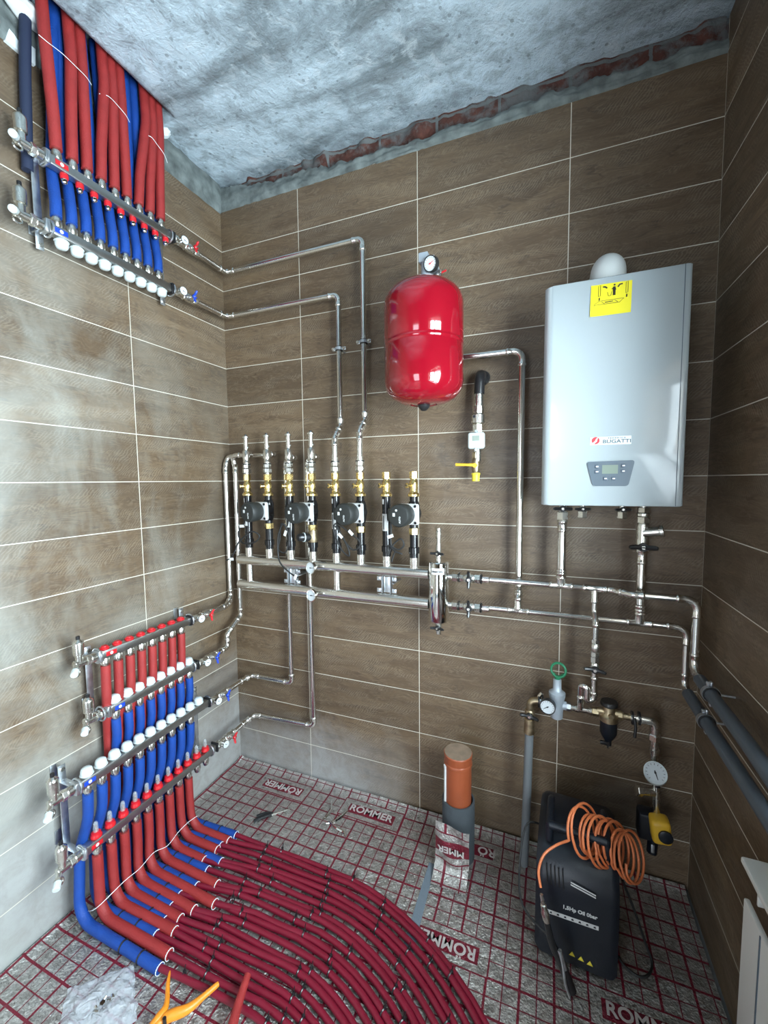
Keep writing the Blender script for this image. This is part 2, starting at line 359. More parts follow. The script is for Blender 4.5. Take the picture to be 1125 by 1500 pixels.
# logo frames on the foil sheets: (x0, y0, x1, y1)
LOGOS = [(.225, -.163, .515, -.063, 1), (.715, -.160, 1.012, -.060, 0), (1.168, -.575, 1.466, -.475, 1), (1.168, -.175, 1.466, -.075, 1), (1.766, -.575, 2.066, -.475, 0)]
def foil():
    m, n, l, b = newmat('printed_foil'); g = NB(n, l); uv = n.new('ShaderNodeUVMap'); uv.uv_map = 'UVMap'
    sx = n.new('ShaderNodeSeparateXYZ'); l.new(uv.outputs[0], sx.inputs[0]); x, y = sx.outputs[0], sx.outputs[1]
    tc = n.new('ShaderNodeTexCoord'); o = tc.outputs['Object']
    right = g.m('GREATER_THAN', x, 1.195); off = g.m('ADD', .018, g.m('MULTIPLY', right, .048))
    xs = g.m('SUBTRACT', x, off)
    thin = g.m('MAXIMUM', g.line(xs, 0, .05, .0017), g.line(y, -.075, .05, .0017))
    thick = g.m('MAXIMUM', g.line(xs, 0, .1, .0038), g.line(y, -.075, .1, .0038))
    ln = g.m('MAXIMUM', thin, thick)
    def inside(x0, y0, x1, y1, e):
        return g.m('MULTIPLY', g.m('MULTIPLY', g.m('GREATER_THAN', x, x0-e), g.m('LESS_THAN', x, x1+e)), g.m('MULTIPLY', g.m('GREATER_THAN', y, y0-e), g.m('LESS_THAN', y, y1+e)))
    for (x0, y0, x1, y1, f) in LOGOS:
        ins = inside(x0, y0, x1, y1, 0); out = inside(x0, y0, x1, y1, .005)
        ln = g.m('MULTIPLY', ln, g.m('SUBTRACT', 1.0, ins)); ln = g.m('MAXIMUM', ln, g.m('SUBTRACT', out, ins))
        ln = g.m('MAXIMUM', ln, inside(x0+.032, y0+.022, x1-.032, y1-.024, 0))
    nz = g.noise(o, 55, 5, .75, .6); nb = g.noise(o, 5, 3)
    vo = n.new('ShaderNodeTexVoronoi'); vo.feature = 'F1'; vo.inputs['Scale'].default_value = 150; l.new(o, vo.inputs['Vector'])
    base = g.mix(g.rng(nz, .35, .65), (.34,.32,.295), (.66,.65,.62))
    col = g.mix(ln, base, (.15,.004,.018)); l.new(col, b.inputs['Base Color'])
    l.new(g.m('MULTIPLY', g.m('SUBTRACT', 1.0, ln), .88), b.inputs['Metallic'])
    l.new(g.rng(nz, .3, .7, .24, .48), b.inputs['Roughness'])
    bp = n.new('ShaderNodeBump'); bp.inputs['Strength'].default_value = .75; bp.inputs['Distance'].default_value = .008
    h = g.m('ADD', g.m('MULTIPLY', vo.outputs['Distance'], .35), g.m('ADD', nz, g.m('MULTIPLY', nb, 3.0)))
    l.new(h, bp.inputs['Height']); l.new(bp.outputs[0], b.inputs['Normal']); return m
M['foil'] = foil()
M['foilprint'] = simple('foil_letters', (.66,.62,.60), .45, .5)
def textmesh(name, s, size, m, o, u, v, parent, align='CENTER', bold=.0, depth=.0004, sx=1.0):
    """lettering laid on a surface: o centre, u reading direction, v up direction"""
    cu = bpy.data.curves.new(name, 'FONT'); cu.body = s; cu.size = size; cu.align_x = align; cu.align_y = 'CENTER'; cu.offset = bold; cu.extrude = depth; cu.resolution_u = 3
    to = bpy.data.objects.new(name+'_tmp', cu); C.objects.link(to)
    dg = bpy.context.evaluated_depsgraph_get(); me = bpy.data.meshes.new_from_object(to.evaluated_get(dg))
    bpy.data.objects.remove(to); bpy.data.curves.remove(cu)
    u = Vector(u).normalized(); v = Vector(v).normalized(); w_ = u.cross(v)
    org = ORG[parent.name]
    for p in me.vertices: p.co = Vector(o)+u*p.co.x*sx+v*p.co.y+w_*p.co.z-org
    me.materials.clear(); me.materials.append(m)
    ob = bpy.data.objects.new(name, me); C.objects.link(ob); ob.parent = parent; ORG[ob.name] = org
    return ob
ORD2 = ['first','second','third','fourth','fifth','sixth','seventh','eighth','ninth','tenth','eleventh','twelfth','thirteenth','fourteenth','fifteenth','sixteenth','seventeenth','eighteenth','nineteenth']
ORD = ['first','second','third','fourth','fifth','sixth','seventh','eighth','ninth','tenth','eleventh']
# ================================================================== SETTING
def struct(o): return tag(o, kind='structure')
T = .25
struct(MB().box((XR/2, (YF)/2, -.06), (XR+.6, -YF+.6, .10)).build('floor', simple('screed', (.25,.25,.24), .9, bump=.4, bscale=30, var=.2)))
# ceiling slab: underside is uneven
def ceil_fn(a, c):
    x = -.25+a*(XR+.5); y = YF-.2-c*(YF-.45)
    e = min(1, -y/.25)
    z = ZC+e*.012*noise.noise(V(x*2.3, y*2.3, 1))+.006*noise.noise(V(x*9, y*9, 4))
    if x < .115+.015*noise.noise(V(y*7, 3, 1)) and -.96 < y < -.40: z += .09      # slot the pipes pass through
    return V(x, y, z)
cb = MB().grid(ceil_fn, 170, 190)
cb.box((XR/2, YF/2, ZC+.25), (XR+.5, -YF+.7, .24)); struct(cb.build('ceiling', M['concrete'], ang=180, recalc=False))
struct(MB().box((XR/2, T/2, ZT/2), (XR+2*T, T, ZT)).build('wall_back', M['tile_back']))
struct(MB().box((XR/2, T/2+.035, (ZT+3.30)/2), (XR+2*T, T, 3.30-ZT)).build('trim_1', M['brick']))
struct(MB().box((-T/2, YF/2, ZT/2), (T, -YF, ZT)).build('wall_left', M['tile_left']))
struct(MB().box((-T/2-.03, YF/2, (ZT+3.30)/2), (T, -YF, 3.30-ZT)).build('trim_2', M['mortar']))
wr = MB()
def wbox(y0, y1, z0, z1): wr.box((XR+TR/2, (y0+y1)/2, (z0+z1)/2), (TR, y1-y0, z1-z0))
wbox(YF, WY0, 0, 3.1); wbox(WY1, 0, 0, 3.1); wbox(WY0, WY1, 0, WZ0); wbox(WY0, WY1, WZ1, 3.1)
struct(wr.build('wall_right', M['tile_right']))
wf = MB()
for x0, x1, z0, z1 in ((-T, DX0, 0, 3.30), (DX1, XR+T, 0, 3.30), (DX0, DX1, DZ1, 3.30)): wf.box(((x0+x1)/2, YF-T/2, (z0+z1)/2), (x1-x0, T, z1-z0))
struct(wf.build('wall_front', M['tile_back']))
df = MB()
for x in (DX0-.03, DX1+.03): df.box((x, YF+.005, DZ1/2), (.07, .03, DZ1))
df.box(((DX0+DX1)/2, YF+.005, DZ1+.03), (DX1-DX0+.13, .03, .07)); struct(df.build('trim_3', M['plastic_white']))
# window: frame, mullion, sill, panes
wn = thing('window_1', None, None, (XR+.16, (WY0+WY1)/2, WZ0)); struct(wn)
fr = MB()
for y in (WY0+.03, WY1-.03, (WY0+WY1)/2): fr.box((XR+.20, y, (WZ0+WZ1)/2), (.06, .06, WZ1-WZ0), b=.004)
for z in (WZ0+.03, WZ1-.03): fr.box((XR+.20, (WY0+WY1)/2, z), (.06, WY1-WY0, .06), b=.004)
fr.build('window_frame', M['plastic_white'], wn)
for s in (-1, 1): MB().box((XR+.20, (WY0+WY1)/2+s*(WY1-WY0)/4, (WZ0+WZ1)/2), (.008, (WY1-WY0)/2-.06, WZ1-WZ0-.08)).build('pane', M['glass'], wn)
MB().box((XR+.11, (WY0+WY1)/2, WZ0+.012), (.26, WY1-WY0-.01, .022), b=.006).build('window_sill', M['plastic_white'], wn)
# rough mortar strip along the top of the tiles, back wall
def strip(fn_base, L, nL, seed, h0, h1, dep, ext=lambda s: 0):
    def f(a, c):
        s = a*L; n1 = noise.noise(V(s*5, seed, 0)); n2 = noise.noise(V(s*19, seed, 3))
        top = h1+.022*n1+.014*n2+.010*noise.noise(V(s*55, seed, 6))+ext(s); z = h0+(top-h0)*c
        d = dep*(math.sin(PI*min(1, c*1.0+.02))**.5)*(.55+.6*noise.noise(V(s*11, c*2.5, seed))+.3*noise.noise(V(s*30, c*7, seed)))
        return fn_base(s, z, max(.0005, d))
    return MB().grid(f, nL, 12)
struct(strip(lambda s, z, d: V(s, -d+.002, z), XR, 260, 1.3, 2.985, 3.040, .018, lambda s: .055*max(0, 1-s/.75)).build('trim_4', M['mortar'], recalc=False, ang=180))
# back-filled gap above the mortar: bricks' broken face
def gapf(a, c):
    s = a*XR; return V(s, .034-.05*max(0, noise.noise(V(s*9, c*2, 7)))*c-.02*noise.noise(V(s*25, c*5, 2)), 3.0+.14*c)
struct(MB().grid(gapf, 200, 8).build('trim_5', M['brick'], recalc=False, ang=180))
struct(strip(lambda s, z, d: V(d-.002, -.30+.30*s/.30 if False else -s, z), 3.2, 300, 5.1, 2.98, 3.13, .022).build('trim_6', M['mortar'], recalc=False, ang=180))
# small white grout-dust ledge at the foot of the back wall
# ================================================================== FLOOR MAT
TAPEX = 1.205
def matz(x, y):
    z = .004+.004*(noise.noise(V(x*4, y*4, 2))+.5)
    e = max(0, 1-(-y)/.07); z += .022*e*e                       # curls up the back wall
    e = max(0, 1-x/.05); z += .012*e*e
    return max(z, .001)
def sheet(name, label, x0, x1, y0, y1, nx, ny, lift=0):
    f = lambda a, c: V(x0+(x1-x0)*a, y0+(y1-y0)*c, matz(x0+(x1-x0)*a, y0+(y1-y0)*c)+lift)
    mb = MB().grid(f, nx, ny, lambda a, c: (x0+(x1-x0)*a, y0+(y1-y0)*c))
    return tag(mb.build(name, M['foil'], org=((x0+x1)/2, (y0+y1)/2, 0), recalc=False, ang=180), label, 'floor mat')
ms1 = sheet('foil_mat', 'silver foil underfloor mat with dark red grid print, left of the grey tape', .012, TAPEX, -2.9, -.012, 110, 200)
ms2 = sheet('foil_mat', 'silver foil mat with dark red grid, right of the grey tape, under the compressor', TAPEX, XR-.012, -2.9, -.012, 90, 200, .0006)
for (x0, y0, x1, y1, flip) in LOGOS[:3]+LOGOS[4:]:
    s = -1 if flip else 1; par = ms1 if x1 < TAPEX else ms2
    if x0 < TAPEX < x1: par = ms2
    textmesh('lettering', 'RÖMMER', .052, M['foilprint'], ((x0+x1)/2, (y0+y1)/2, max(matz(x0+(x1-x0)*i/6, y0+(y1-y0)*j/2) for i in range(7) for j in range(3))+.0012), (s,0,0), (0,s,0), par, bold=.0012, sx=1.02)
textmesh('lettering', 'RÖ', .052, M['foilprint'], (1.405, -.125, .013), (-1,0,0), (0,-1,0), ms2, bold=.0012)
# flap of the mat standing up against the sewer pipe
flp = []
fa = PY(638, 1200, -.262); fb = PY(688, 1219, -.252)
def flapf(a, c):
    x = fa.x+(fb.x-fa.x)*a; zt = fa.z+(fb.z-fa.z)*a
    bulge = -.012*math.sin(PI*a)
    if c < .38:
        t = c/.38; return V(x, -.345+.075*t+bulge*t*.5, .012+.03*t*t)
    t = (c-.38)/.62
    y = -.27+.012*t+bulge+.006*math.sin(a*7+t*5); return V(x, y, .042+(zt-.042)*t)
mb = MB().grid(flapf, 24, 40, lambda a, c: (1.235+.1*a, -.525+(c-.66)*.25))
fl = mb.build('foil_flap', M['foil'], ms2, recalc=False, ang=180)
textmesh('lettering', 'MMER', .036, M['foilprint'], (fa.x*.5+fb.x*.5, -.283, .042+(fa.z*.5+fb.z*.5-.042)*.45), (-1,0,0), (0,.0,-1), ms2, bold=.001, sx=1.1)
# tape
def tapef(a, c):
    p = V(1.192+.028*a-.002, -.255, 0).lerp(V(1.192+.038*a-.002, -.60, 0), c); return V(p.x, p.y, matz(p.x, p.y)+.0022)
tag(MB().grid(tapef, 3, 24).build('adhesive_tape', M['tape'], org=(1.2,-.4,0), recalc=False, ang=180), 'strip of grey adhesive tape joining the two foil mats', 'tape')
# ================================================================== FITTING BUILDERS
def coupling(mb, a, b, r):
    """press fitting sleeve from a to b with beads at both ends"""
    a = Vector(a); b = Vector(b); d = (b-a).normalized(); L = (b-a).length
    mb.lathe([(0, r*1.02), (.001, r*1.1), (.004, r*1.25), (.009, r*1.25), (.012, r*1.1), (L-.001, r*1.08), (L, r*1.0)], a, d, 18)
def run(name, label, pts, r, rad=None, m='steel', group=None, fits=True, cat='pipe', straight=()):
    """one pipe run with elbows; each elbow is a pressed fitting (child)"""
    rad = rad if rad is not None else r*2.1
    path, arcs = fillet(pts, rad)
    o = MB().tube(path, r, 18).build(name, M[m], org=pts[0]); tag(o, label, cat, group)
    if fits:
        for arc, d1, d2 in arcs:
            q = MB().tube(arc, r*1.09, 18)
            coupling(q, arc[0]+d1*.026, arc[0]-d1*.001, r); coupling(q, arc[-1]+d2*.026, arc[-1]-d2*.001, r)
            q.build('press_elbow', M['fit'], o)
    for a, b in straight:
        q = MB(); a = Vector(a); b = Vector(b); mid = (a+b)/2
        coupling(q, a, mid, r); coupling(q, b, mid, r); q.build('press_coupling', M['fit'], o)
    return o
def tee(o, c, d, e, r, r2=None):
    """pressed tee at c: run along d, branch along e"""
    c = Vector(c); d = Vector(d); e = Vector(e); r2 = r2 or r; q = MB()
    coupling(q, c-d*.042, c, r); coupling(q, c+d*.042, c, r); coupling(q, c+e*.055, c, r2); q.build('press_tee', M['fit'], o)
def gauge(name, label, c, n, up, R, depth, face='dial', ang=-2.2, case='chrome', group=None, stem=None, ticks=True, needle='ink'):
    c = Vector(c); n = Vector(n).normalized(); up = Vector(up); up = (up-n*up.dot(n)).normalized(); rt = up.cross(n)
    t = thing(name, label, 'gauge', c-n*depth, group)
    MB().lathe([(-depth, R*.9), (-depth*.9, R), (-.001, R), (.002, R), (.002, R*.9), (-.001, R*.88)], c, n, 32).build('gauge_case', M[case], t)
    f = MB().lathe([(-.0025, R*.9), (-.0005, R*.9)], c, n, 32).build('dial', M['dial'], t)
    if ticks:
        q = MB()
        for k in range(13):
            a = math.radians(-135+k*22.5); dd = up*math.cos(a)+rt*math.sin(a)
            q.tube([c+n*.0004+dd*R*.68, c+n*.0004+dd*R*.82], R*.022, 4)
        q.build('scale_marks', M['ink'], f)
    dd = up*math.cos(ang)+rt*math.sin(ang)
    MB().tube([c+n*.001-dd*R*.18, c+n*.001+dd*R*.62], [R*.06, R*.025], 5).lathe([(0, R*.1), (.002, R*.08)], c, n, 10).build('needle', M[needle], f)
    if stem: MB().cyl(c-n*depth*.8, stem, R*.32, 12).build('gauge_stem', M['nickel'], t)
    return t
def butterfly(parent, c, n, wdir, L, m, name='handle'):
    """wing handle of a ball valve: c on the stem, n out of the valve, wdir along the wings"""
    c = Vector(c); n = Vector(n).normalized(); w_ = Vector(wdir).normalized()
    q = MB().cyl(c, c+n*.012, L*.19, 14, .002)
    for s in (-1, 1):
        q.tube([c+n*.006, c+n*.008+w_*s*L*.25, c+n*.012+w_*s*L*.40, c+n*.016+w_*s*L*.5], [L*.13, L*.10, L*.10, L*.07], 8)
    o = q.build(name, m, parent); MB().lathe([(0, L*.09), (.004, L*.08)], c+n*.012, n, 6).build('screw', M['nickel'], o); return o
# ================================================================== MANIFOLDS
def manifold(label, xb, zb, y0, ys, kind, top, y1, drops=None, logo=None):
    """bar along the left wall. kind: 'meter' | 'lock' | 'cap'; top=+1 when the heads point up"""
    t = thing('underfloor_manifold', label, 'manifold', (xb, (y0+y1)/2, zb))
    MB().box((xb, (y0+y1)/2, zb), (.032, y1-y0, .034), b=.006).build('manifold_bar', M['bar'], t)
    pl = MB().box((xb+.0165, y0+.035, zb), (.001, .04, .016), b=.0003).build('label_plate', M['redplastic'] if logo == 'red' else M['blueplastic'], t)
    MB().lathe([(0, .006), (.0006, .006)], (xb+.017, y0+.035, zb), (1,0,0), 12).build('emblem', M['label'], pl)
    for y in ys:
        if kind == 'cap':
            h = MB().lathe([(.014, .012), (.020, .019), (.024, .0205), (.036, .0195), (.044, .017), (.048, .012), (.0495, .003)], (xb, y, zb), (0,0,top), 10, rot=y).build('white_cap', M['white'], t)
            MB().torus((xb, y, zb+top*.024), (0,0,1), .0195, .0025, n=20, seg=6).build('cap_ring', M['white'], h)
        elif kind == 'lock':
            h = MB().lathe([(.014, .013), (.018, .0165), (.024, .0165), (.026, .012), (.030, .010)], (xb, y, zb), (0,0,top), 16).build('lockshield_cap', M['redplastic'], t)
        elif kind == 'meterdown':
            h = MB().lathe([(.014, .011), (.02, .013), (.03, .012), (.034, .008)], (xb, y, zb), (0,0,top), 12).build('red_collar', M['redplastic'], t)
            MB().lathe([(.030, .009), (.042, .009), (.047, .006), (.049, .002)], (xb, y, zb), (0,0,top), 12).build('sight_glass', M['chrome'], h)
        else:
            h = MB().lathe([(.014, .012), (.020, .0185), (.026, .0185), (.030, .0155), (.036, .0155), (.039, .010)], (xb, y, zb), (0,0,top), 14).build('red_collar', M['redplastic'], t)
            MB().lathe([(.036, .0085), (.058, .0085), (.070, .0075), (.075, .004), (.076, .001)], (xb, y, zb), (0,0,1), 12).build('sight_glass', M['clear'], h)
            MB().cyl((xb, y, zb+.038), (xb, y, zb+.062), .0035, 8).build('float', M['nickel'], h)
    for i, y in enumerate(drops if drops is not None else ys):
        d = -top if kind != 'meterdown' and kind != 'cap_down' else 1
        if top < 0: d = 1
        MB().lathe([(.014, .0125), (.018, .015), (.036, .0155), (.038, .013), (.046, .0125), (.052, .010)], (xb, y, zb), (0,0,d), 14).build('outlet_nut', M['nickel'], t)
    # end coupling with black ring, air vent and drain cock at the near end
    q = MB().box((xb, y0-.006, zb), (.040, .014, .042), b=.003); q.build('bracket_clip', M['zinc'], t)
    e = MB().cyl((xb, y0-.014, zb), (xb, y0-.034, zb), .017, 16, .002).hexa((xb, y0-.034, zb), (xb, y0-.05, zb), .0185, 6).cyl((xb, y0-.05, zb), (xb, y0-.088, zb), .0135, 14, .002)
    e.lathe([(0, .012), (.03, .012)], (xb, y0-.07, zb+.028), (0,0,-1), 14)
    e.build('end_piece', M['nickel'], t)
    v = MB().lathe([(0, .011), (.010, .011), (.012, .017), (.05, .0175), (.056, .0165), (.062, .010), (.066, .006)], (xb, y0-.07, zb+.02), (0,0,1), 20).build('air_vent', M['nickel'], t)
    MB().cyl((xb, y0-.07, zb+.086), (xb, y0-.07, zb+.098), .0065, 10, .001).build('vent_cap', M['black'], v)
    d = MB().cyl((xb, y0-.08, zb-.002), (xb+.024, y0-.100, zb-.010), .0095, 12, .001).hexa((xb+.020, y0-.096, zb-.008), (xb+.025, y0-.1, zb-.010), .013)
    d.torus((xb+.012, y0-.088, zb-.026), (1,0,.2), .012, .003, n=18, seg=6); d.build('drain_cock', M['nickel'], t)
    MB().cyl((xb+.025, y0-.100, zb-.010), (xb+.043, y0-.116, zb-.018), .0115, 14, .002).build('drain_cap', M['white'], t)
    # black gasket plate at the far end
    MB().box((xb, y1+.004, zb), (.042, .010, .044), b=.003).build('end_clamp', M['black'], t)
    return t
def manvalve(xb, zb, y0, col, label, glabel):
    """thermometer and ball valve between a manifold and its pipe, running in +y"""
    t = thing('ball_valve', label, 'valve', (xb, y0+.05, zb))
    q = MB().hexa((xb, y0, zb), (xb, y0+.022, zb), .019).cyl((xb, y0+.022, zb), (xb, y0+.055, zb), .0155, 16, .002)
    q.hexa((xb, y0+.055, zb), (xb, y0+.068, zb), .019).lathe([(0, .015), (.012, .0195), (.03, .0195), (.042, .015)], (xb, y0+.068, zb), (0,1,0), 18).hexa((xb, y0+.11, zb), (xb, y0+.128, zb), .0185)
    q.cyl((xb, y0+.09, zb), (xb+.03, y0+.09, zb), .009, 12)
    q.build('valve_body', M['nickel'], t)
    butterfly(t, (xb+.030, y0+.09, zb), (1,0,0), (0,.25,1), .052, M['redplastic'] if col == 'red' else M['blueplastic'])
    gauge('thermometer', glabel, (xb+.034, y0+.03, zb), (1, -.15, 0), (0,0,1), .0185, .010, ang=1.9, stem=(xb+.012, y0+.03, zb), ticks=False)
    return t
YA = [-.795+.0493*i for i in range(8)]; YB = [-.768+.0501*i for i in range(8)]
YC3 = [-.910+.0502*i for i in range(11)]; YD4 = [-.892+.0511*i for i in range(11)]
manifold('steel manifold with red caps above red foam pipes, topmost of the four lower manifolds', .09, .951, -.815, YA, 'lock', 1, -.405, logo='red')
manifold('steel manifold with eight white caps, second from top of the four lower manifolds', .09, .730, -.795, YB, 'cap', 1, -.380, logo='blue')
manifold('long steel manifold with eleven white caps, right above the flow-meter manifold', .13, .543, -.945, YC3, 'cap', 1, -.36, drops=YC3[:10], logo='blue')
manifold('long steel manifold with clear flow meters in red collars, lowest by the floor', .13, .298, -.935, YD4, 'meter', 1, -.325, logo='red')
YT1 = [-.85+.0496*i for i in range(9)]; YT2 = [-.864+.0484*i for i in range(9)]
manifold('upper steel manifold near the ceiling with red foam pipes on top', .09, 2.636, -.880, [y+.02 for y in YT1], 'meterdown', -1, -.405, drops=YT1, logo='red')
manifold('steel manifold with white caps pointing down, below the red-piped one near the ceiling', .09, 2.416, -.895, [y+.012 for y in YT2], 'cap', -1, -.425, drops=YT2, logo='blue')
for (xb, zb, y0, col, w1, w2) in ((.09, .949, -.392, 'red', 'red-handled ball valve beside the topmost of the four lower manifolds', 'small round thermometer beside the red valve of the topmost lower manifold'),
        (.09, .727, -.366, 'blue', 'blue-handled ball valve just below the red one, beside the second lower manifold', 'small round thermometer beside the blue valve of the second lower manifold'),
        (.13, .534, -.348, 'blue', 'blue-handled ball valve beside the long white-capped manifold', 'small round thermometer at the right end of the long white-capped manifold'),
        (.13, .294, -.313, 'red', 'red-handled ball valve beside the flow-meter manifold, lowest on the left wall', 'small round thermometer at the right end of the lowest manifold'),
        (.09, 2.640, -.392, 'red', 'red-handled ball valve beside the upper manifold near the ceiling', 'small round thermometer next to the red valve near the ceiling'),
        (.09, 2.418, -.412, 'blue', 'blue-handled ball valve beside the white-capped manifold near the ceiling', 'small round thermometer next to the blue valve near the ceiling')):
    manvalve(xb, zb, y0, col, w1, w2)
def bracket(label, y, x, z0, z1, tabs):
    t = thing('wall_bracket', label, 'bracket', (.01, y, z0))
    q = MB().box((.012+x*.28, y, (z0+z1)/2), (.003, .024, z1-z0), b=.001)
    for z in tabs:
        q.box((x*.55+.003, y, z), (x*.8, .024, .003), b=.001); q.box((.004, y-.002, z+.022), (.003, .02, .05), b=.001)
        q.torus((x-.002, y, z+.0), (0,1,0), .026, .0035, n=20, seg=6)
    q.build('steel_strip', M['zinc'], t)
    for z in (z0+.015, z1-.015): MB().hexa((.013+x*.28, y, z), (.02+x*.28, y, z), .008).build('bolt', M['nickel'], t)
bracket('galvanised bracket at the left end of the two upper lower-wall manifolds', -.822, .09, .70, .98, (.951, .730))
bracket('galvanised bracket at the right end of the two upper lower-wall manifolds', -.398, .09, .70, 1.0, (.951, .730))
bracket('galvanised bracket at the left end of the two long bottom manifolds', -.942, .13, .26, .60, (.543, .298))
bracket('galvanised bracket at the right end of the two long bottom manifolds', -.352, .13, .26, .60, (.543, .298))
bracket('galvanised bracket at the left end of the two manifolds near the ceiling', -.888, .09, 2.36, 2.68, (2.636, 2.416))
bracket('galvanised bracket at the right end of the two manifolds near the ceiling', -.415, .09, 2.36, 2.68, (2.636, 2.416))
# ================================================================== FOAM-SLEEVED PIPES
R0 = .0172
def sleeve(label, path, col, group, pex=None, r=R0, rings=(), endring=False):
    t = thing('heating_pipe', label, 'pipe', path[0], group)
    o = MB().tube(path, r, 16).build('foam_sleeve', M[col], t, ang=60)
    if rings:
        for (p, d) in rings:
            MB().torus(p, d, r+.0004, .0028, n=18, seg=6).build('black_tie', M['black'], t)
    if pex:
        MB().tube(pex, .0098, 12).build('plastic_pipe', M['pex'], t)
    if endring:
        p = Vector(path[-1]); d = (p-Vector(path[-2])).normalized()
        MB().lathe([(-.001, r*1.005), (.0012, r*1.0), (.0013, r*.90), (-.001, r*.88)], p, d, 18, caps=False).build('sleeve_end', M['card'], t)
    return t
# red pipes from the topmost lower manifold pass down behind the others
for i, y in enumerate(YA):
    p, _ = fillet([(.09, y, .905), (.088, y-.002, .78), (.05, y+.02, .62), (.042, y+.022, .05)], .12)
    sleeve('red foam-sleeved pipe under the topmost lower manifold, %s from the left' % ORD[i], p, 'redfoam', 'red sleeved pipes under the topmost lower manifold', r=.0165)
for i, y in enumerate(YB):
    p, _ = fillet([(.09, y, .684), (.088, y+.002, .62), (.06, y+.004, .46), (.048, y+.0, .05)], .12)
    sleeve('blue foam-sleeved pipe under the eight-capped second manifold, %s from the left' % ORD[i], p, 'bluefoam', 'blue sleeved pipes under the second manifold', r=.0165)
# sweep of the loops over the mat: parallel curves
def sweep(k, x_from, zz):
    o_ = (-.0045 if k % 3 == 0 else .003 if k % 3 == 1 else .0)
    yk = -.445-.0268*k+o_; R = .92-.0268*k+o_; cy = yk-R; pts = []
    for x in [x_from+(.85-x_from)*t/6 for t in range(7)]:
        pts.append(V(x, yk+.0035*math.sin(x*11+k*1.7), zz))
    for a in range(1, 19):
        th = math.radians(5*a); pts.append(V(.85+R*math.sin(th), cy+R*math.cos(th), zz+.002*math.sin(a*.9+k)))
    pts += [V(.85+R, cy-.3, zz), V(.85+R+.02*math.sin(k), -2.75, zz)]
    return pts
ends = [  # (kind, index, sleeve end x, y)
 ('b',9,.366,-.456), ('r',8,.36,-.493), ('b',8,.343,-.522), ('r',7,.345,-.545), ('b',7,.399,-.582), ('r',6,.332,-.603), ('b',6,.375,-.630),
 ('r',5,.458,-.665), ('b',5,.386,-.697), ('r',4,.504,-.725), ('b',4,.354,-.747), ('r',3,.450,-.770), ('b',3,.36,-.790), ('r',2,.429,-.812),
 ('b',2,.38,-.835), ('r',1,.445,-.850), ('b',1,.391,-.880), ('r',0,.486,-.908), ('b',0,.489,-.947)]
KZ = {}
for k, (c, i, ex, ey) in enumerate(ends):
    KZ[k] = .022+.003*(k % 2)
    zz = KZ[k]; tail = sweep(k, ex+.16, zz)
    pexp = [V(ex-.04, ey, .030), V(ex+.02, ey+(tail[0].y-ey)*.2, .029)]+tail
    if c == 'r':
        y = YD4[i]; pts = [(.13, y, .250), (.132, y-.002, .16), (.150, (y+ey)/2-.006, .034), (ex, ey, .031)]
        p, _ = fillet(pts, [.25, .095])
        sleeve('red foam-sleeved pipe under the flow-meter manifold, %s from the left' % ORD[i], p, 'redfoam', 'red sleeved pipes turning onto the floor', pexp, endring=True)
    else:
        y = YC3[i]; pts = [(.13, y, .495), (.124, y-.001, .40), (.082, y-.012, .27), (.088, (y+ey)/2-.014, .030), (ex, ey, .027)]
        p, _ = fillet(pts, [.25, .25, .075])
        e = Vector(p[-1]); d = (e-Vector(p[-2])).normalized()
        sleeve('blue foam-sleeved pipe under the eleven-capped manifold, %s from the left' % ORD[i], p, 'bluefoam', 'blue sleeved pipes turning onto the floor', pexp, rings=[(e-d*.085, d), (e-d*.17, d)] if i < 2 or i > 4 else [(e-d*.07, d)], endring=True)
# black cable ties holding the loops to the mat
tie0 = None; random.seed(5); nt = 0
for k in range(19):
    pts = sweep(k, .42, KZ[k])
    s_ = .10+.13*random.random()
    acc = 0; nxt = s_; kk = 0
    for a, b in zip(pts[:-1], pts[1:]):
        L = (b-a).length
        while acc+L > nxt and nt < 130:
            p = a.lerp(b, (nxt-acc)/L); d = (b-a).normalized(); nxt += .22+.16*random.random()
            if p.y < -1.25: continue
            lab = 'black cable tie, %s red loop from the back wall, %s from the sleeves' % (ORD2[k], ORD2[kk]); kk += 1
            if tie0 is None:
                q = MB().torus((0,0,0), (1,0,0), .0116, .0026, n=14, seg=5).box((0, .006, .0135), (.008, .007, .008), b=.001).tube([(0,.006,.014), (.002,.010,.034)], .0016, 5)
                tie0 = q.build('cable_tie', M['black']); tie0.location = p; tie0.rotation_euler.z = math.atan2(d.y, d.x)
                tag(tie0, lab, 'cable tie', 'black cable ties on the red floor loops'); nt += 1
            else:
                c = tie0.copy(); C.objects.link(c); c['label'] = lab; c.location = p; c.rotation_euler.z = math.atan2(d.y, d.x); nt += 1
        acc += L
# pipes rising through the ceiling slot
ceil_y = {0:-.851, 1:-.771, 2:-.735, 3:-.657, 4:-.625, 5:-.592, 6:-.487, 7:-.456, 8:-.425}
for i, y in enumerate(YT1):
    yc = ceil_y[i]; yc -= .008; pts = [(.09, y, 2.685), (.09, y+(yc-y)*.2, 2.80), (.084, yc, 3.04), (.078, yc, 3.20)]
    p, _ = fillet(pts, .3)
    sleeve('red foam-sleeved pipe rising to the ceiling, %s from the left' % ORD[i], p, 'redfoam', 'red sleeved pipes rising to the ceiling', r=.0178)
for i, y in enumerate(YT2):
    yc = y+.012; p, _ = fillet([(.09, y, 2.465), (.086, y+.004, 2.51), (.047, y+.022, 2.63), (.038, [-.80,-.79,-.74,-.715,-.665,-.61,-.55,-.515,-.44][i]+.005, 3.20)], .25)
    sleeve('blue foam-sleeved pipe rising to the ceiling behind the red ones, %s from the left' % ORD[i], p, 'bluefoam', 'blue sleeved pipes rising to the ceiling', r=.0170)
